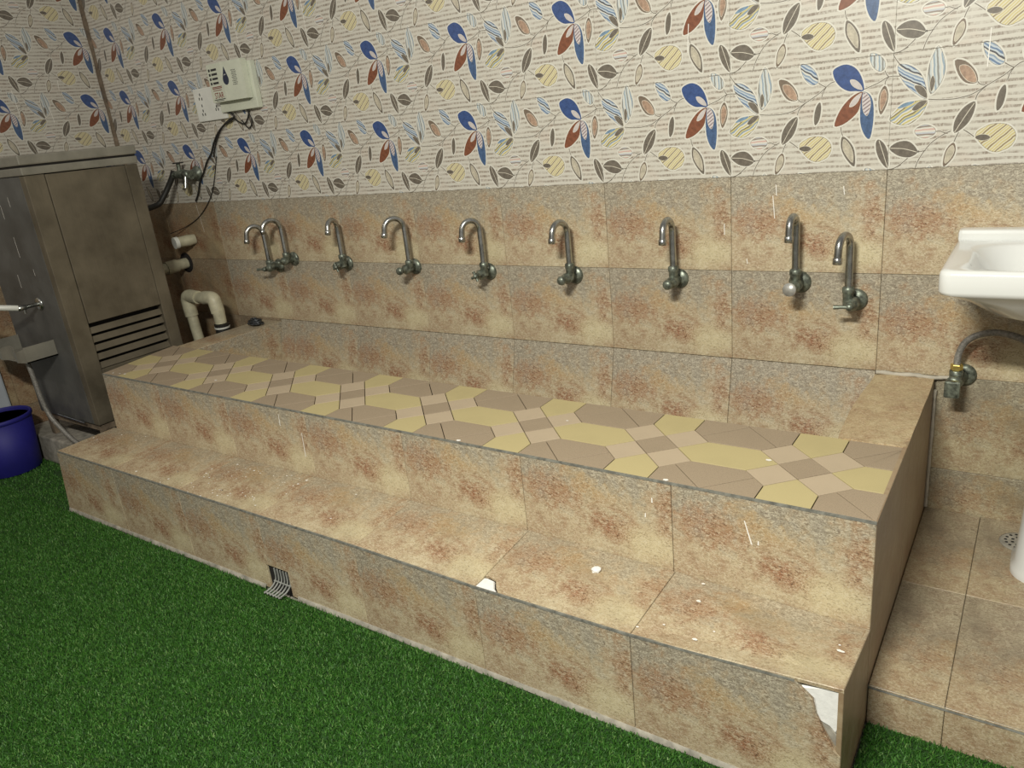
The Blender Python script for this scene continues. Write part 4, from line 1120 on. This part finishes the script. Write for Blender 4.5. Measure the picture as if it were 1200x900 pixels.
m = MB(); tube(m, smooth_path([(-3.335, -0.062, 1.312), (-3.345, -0.07, 1.285), (-3.372, -0.09, 1.236), (-3.395, -0.12, 1.185), (-3.41, -0.15, 1.155), (-3.42, -0.25, 1.140), (-3.42, -0.384, 1.14)], 5), 0.014, 10); m.obj('hose', M_BLACK, sv)
# pvc pipework beside the cooler
pv = thing('pvc_drain_pipe', 'cream PVC pipe bent in an upside-down U beside the water cooler', 'pipe', (-3.16, -0.2, 0.13))
m = MB(); tube(m, [(-3.225, -0.2, 0.132), (-3.268, -0.2, 0.62)], 0.027, 14); tube(m, [(-3.262, -0.2, 0.687), (-3.04, -0.2, 0.687)], 0.026, 14); m.obj('pipe', M_PVC, pv)
m = MB(); tube(m, smooth_path([(-3.266, -0.2, 0.585), (-3.270, -0.2, 0.650), (-3.265, -0.2, 0.680), (-3.245, -0.2, 0.692), (-3.17, -0.2, 0.688)], 4), 0.034, 14); m.obj('elbow', M_PVC, pv)
m = MB(); tube(m, smooth_path([(-3.12, -0.2, 0.688), (-3.06, -0.2, 0.690), (-3.040, -0.2, 0.680), (-3.032, -0.2, 0.650), (-3.028, -0.2, 0.615)], 4), 0.034, 14); m.obj('elbow', M_PVC, pv)
m = MB(); lathe(m, [(0.029, 0.0), (0.031, 0.07)], 14, Matrix.Translation((-3.024, -0.2, 0.560))); m.obj('adapter', M_PVC, pv)
m = MB(); lathe(m, [(0.036, 0.0), (0.038, 0.012)], 16, Matrix.Translation((-3.022, -0.2, 0.545))); lathe(m, [(0.04, 0.0), (0.036, 0.400)], 16, Matrix.Translation((-3.022, -0.2, 0.131))); m.obj('black_trap', M_BLACK, pv)
m = MB(); lathe(m, [(0.037, 0.0), (0.039, 0.008)], 16, Matrix.Translation((-3.022, -0.2, 0.534))); m.obj('white_ring', M_WHITE, pv)
st = thing('pipe_stub', 'short cream pipe plug on the stone wall, upper of two beside the cooler', 'pipe', (-3.36, 0, 0.95))
m = MB(); tube(m, [(-3.385, -0.0005, 0.952), (-3.395, -0.035, 0.951), (-3.410, -0.090, 0.949)], [0.026, 0.030, 0.027], 14); m.obj('pipe', M_PVC, st)
m = MB(); tube(m, [(-3.410, -0.088, 0.949), (-3.414, -0.108, 0.948)], 0.031, 14); m.obj('clear_collar', M_WHITE, st)
st = thing('pipe_stub', 'grimy cream pipe with coupling leaving the wall, lower of two beside the cooler', 'pipe', (-3.52, 0, 0.81))
m = MB(); lathe(m, [(0.0, 0.0), (0.055, 0.0), (0.055, 0.002), (0.0, 0.003)], 20, AXIS((-3.515, -0.0002, 0.822), (0, -1, 0))); m.obj('hole', M_DARK, st)
m = MB(); tube(m, [(-3.515, -0.002, 0.820), (-3.525, -0.16, 0.812)], 0.029, 14); tube(m, [(-3.525, -0.16, 0.812), (-3.535, -0.36, 0.808)], 0.024, 14); m.obj('pipe', M_PVC, st)
m = MB(); tube(m, [(-3.519, -0.06, 0.817), (-3.523, -0.125, 0.814)], 0.035, 14); m.obj('coupling', M_PVC, st)

# ------------------------------------------------------------------ scouring pad on the ledge, crumb on the step, waste grate
sw_ = MB(); rs = random.Random(3)
for i in range(70):
    cx, cy = -2.875, -0.105
    p = []
    a = rs.uniform(0, 6.28); el = rs.uniform(0.0, 1.4); r0 = rs.uniform(0.4, 1.0)
    for k in range(6):
        aa = a + k * 0.35; q = r0
        p.append((cx + 0.052 * q * math.cos(aa) * math.cos(el), cy + 0.036 * q * math.sin(aa) * math.cos(el), 0.534 + 0.036 * q * math.sin(el) + rs.uniform(0, 0.004)))
    tube(sw_, p, 0.0032, 5)
M_SCOUR = plain('scouring_wire', (0.10, 0.11, 0.12), 0.35, 0.7, 0.4, 120)
tag(sw_.obj('scouring_pad', M_SCOUR), 'dark steel-wool scouring pad lying on the left ledge by the wall', 'scouring pad')
cr = MB()
bm = bmesh.new(); bmesh.ops.create_icosphere(bm, subdivisions=2, radius=0.013)
for vv in bm.verts:
    vv.co *= random.uniform(0.8, 1.15); vv.co.z *= 0.6
    vv.co += Vector((-0.466, -0.991, z_tf(-0.466) * 0.33 + z_rb(-0.466) * 0.67 + 0.0055))
bm.verts.index_update()
cr.add([v.co[:] for v in bm.verts], [[v.index for v in f.verts] for f in bm.faces]); bm.free()
tag(cr.obj('plaster_crumb', M_PLASTER), 'white crumb of plaster lying on the lower step', 'debris')
wg = thing('waste_grate', 'pale ribbed plastic waste grate bent out of the hole in the lower step', 'drain', (-1.558, TY, 0.0))
M_RIB = plain('grate_plastic', (0.27, 0.28, 0.26), 0.45, 0, 0.2, 40)
for i in range(6):
    x = HX0 + 0.034 + i * 0.0145
    pts = smooth_path([(x, TY + 0.004, 0.086), (x, TY + 0.003, 0.052), (x - 0.002, TY - 0.004, 0.036), (x - 0.007, TY - 0.020, 0.022), (x - 0.016, TY - 0.042, 0.014)], 4)
    m = MB(); tube(m, pts, 0.0032, 6); m.obj('bar', M_RIB, wg)
for zz, yy, ox in ((0.041, TY - 0.002, -0.001), (0.016, TY - 0.038, -0.014)):
    m = MB(); tube(m, [(HX0 + 0.030 + ox, yy, zz), (HX0 + 0.112 + ox, yy, zz)], 0.0028, 6); m.obj('cross_bar', M_RIB, wg)
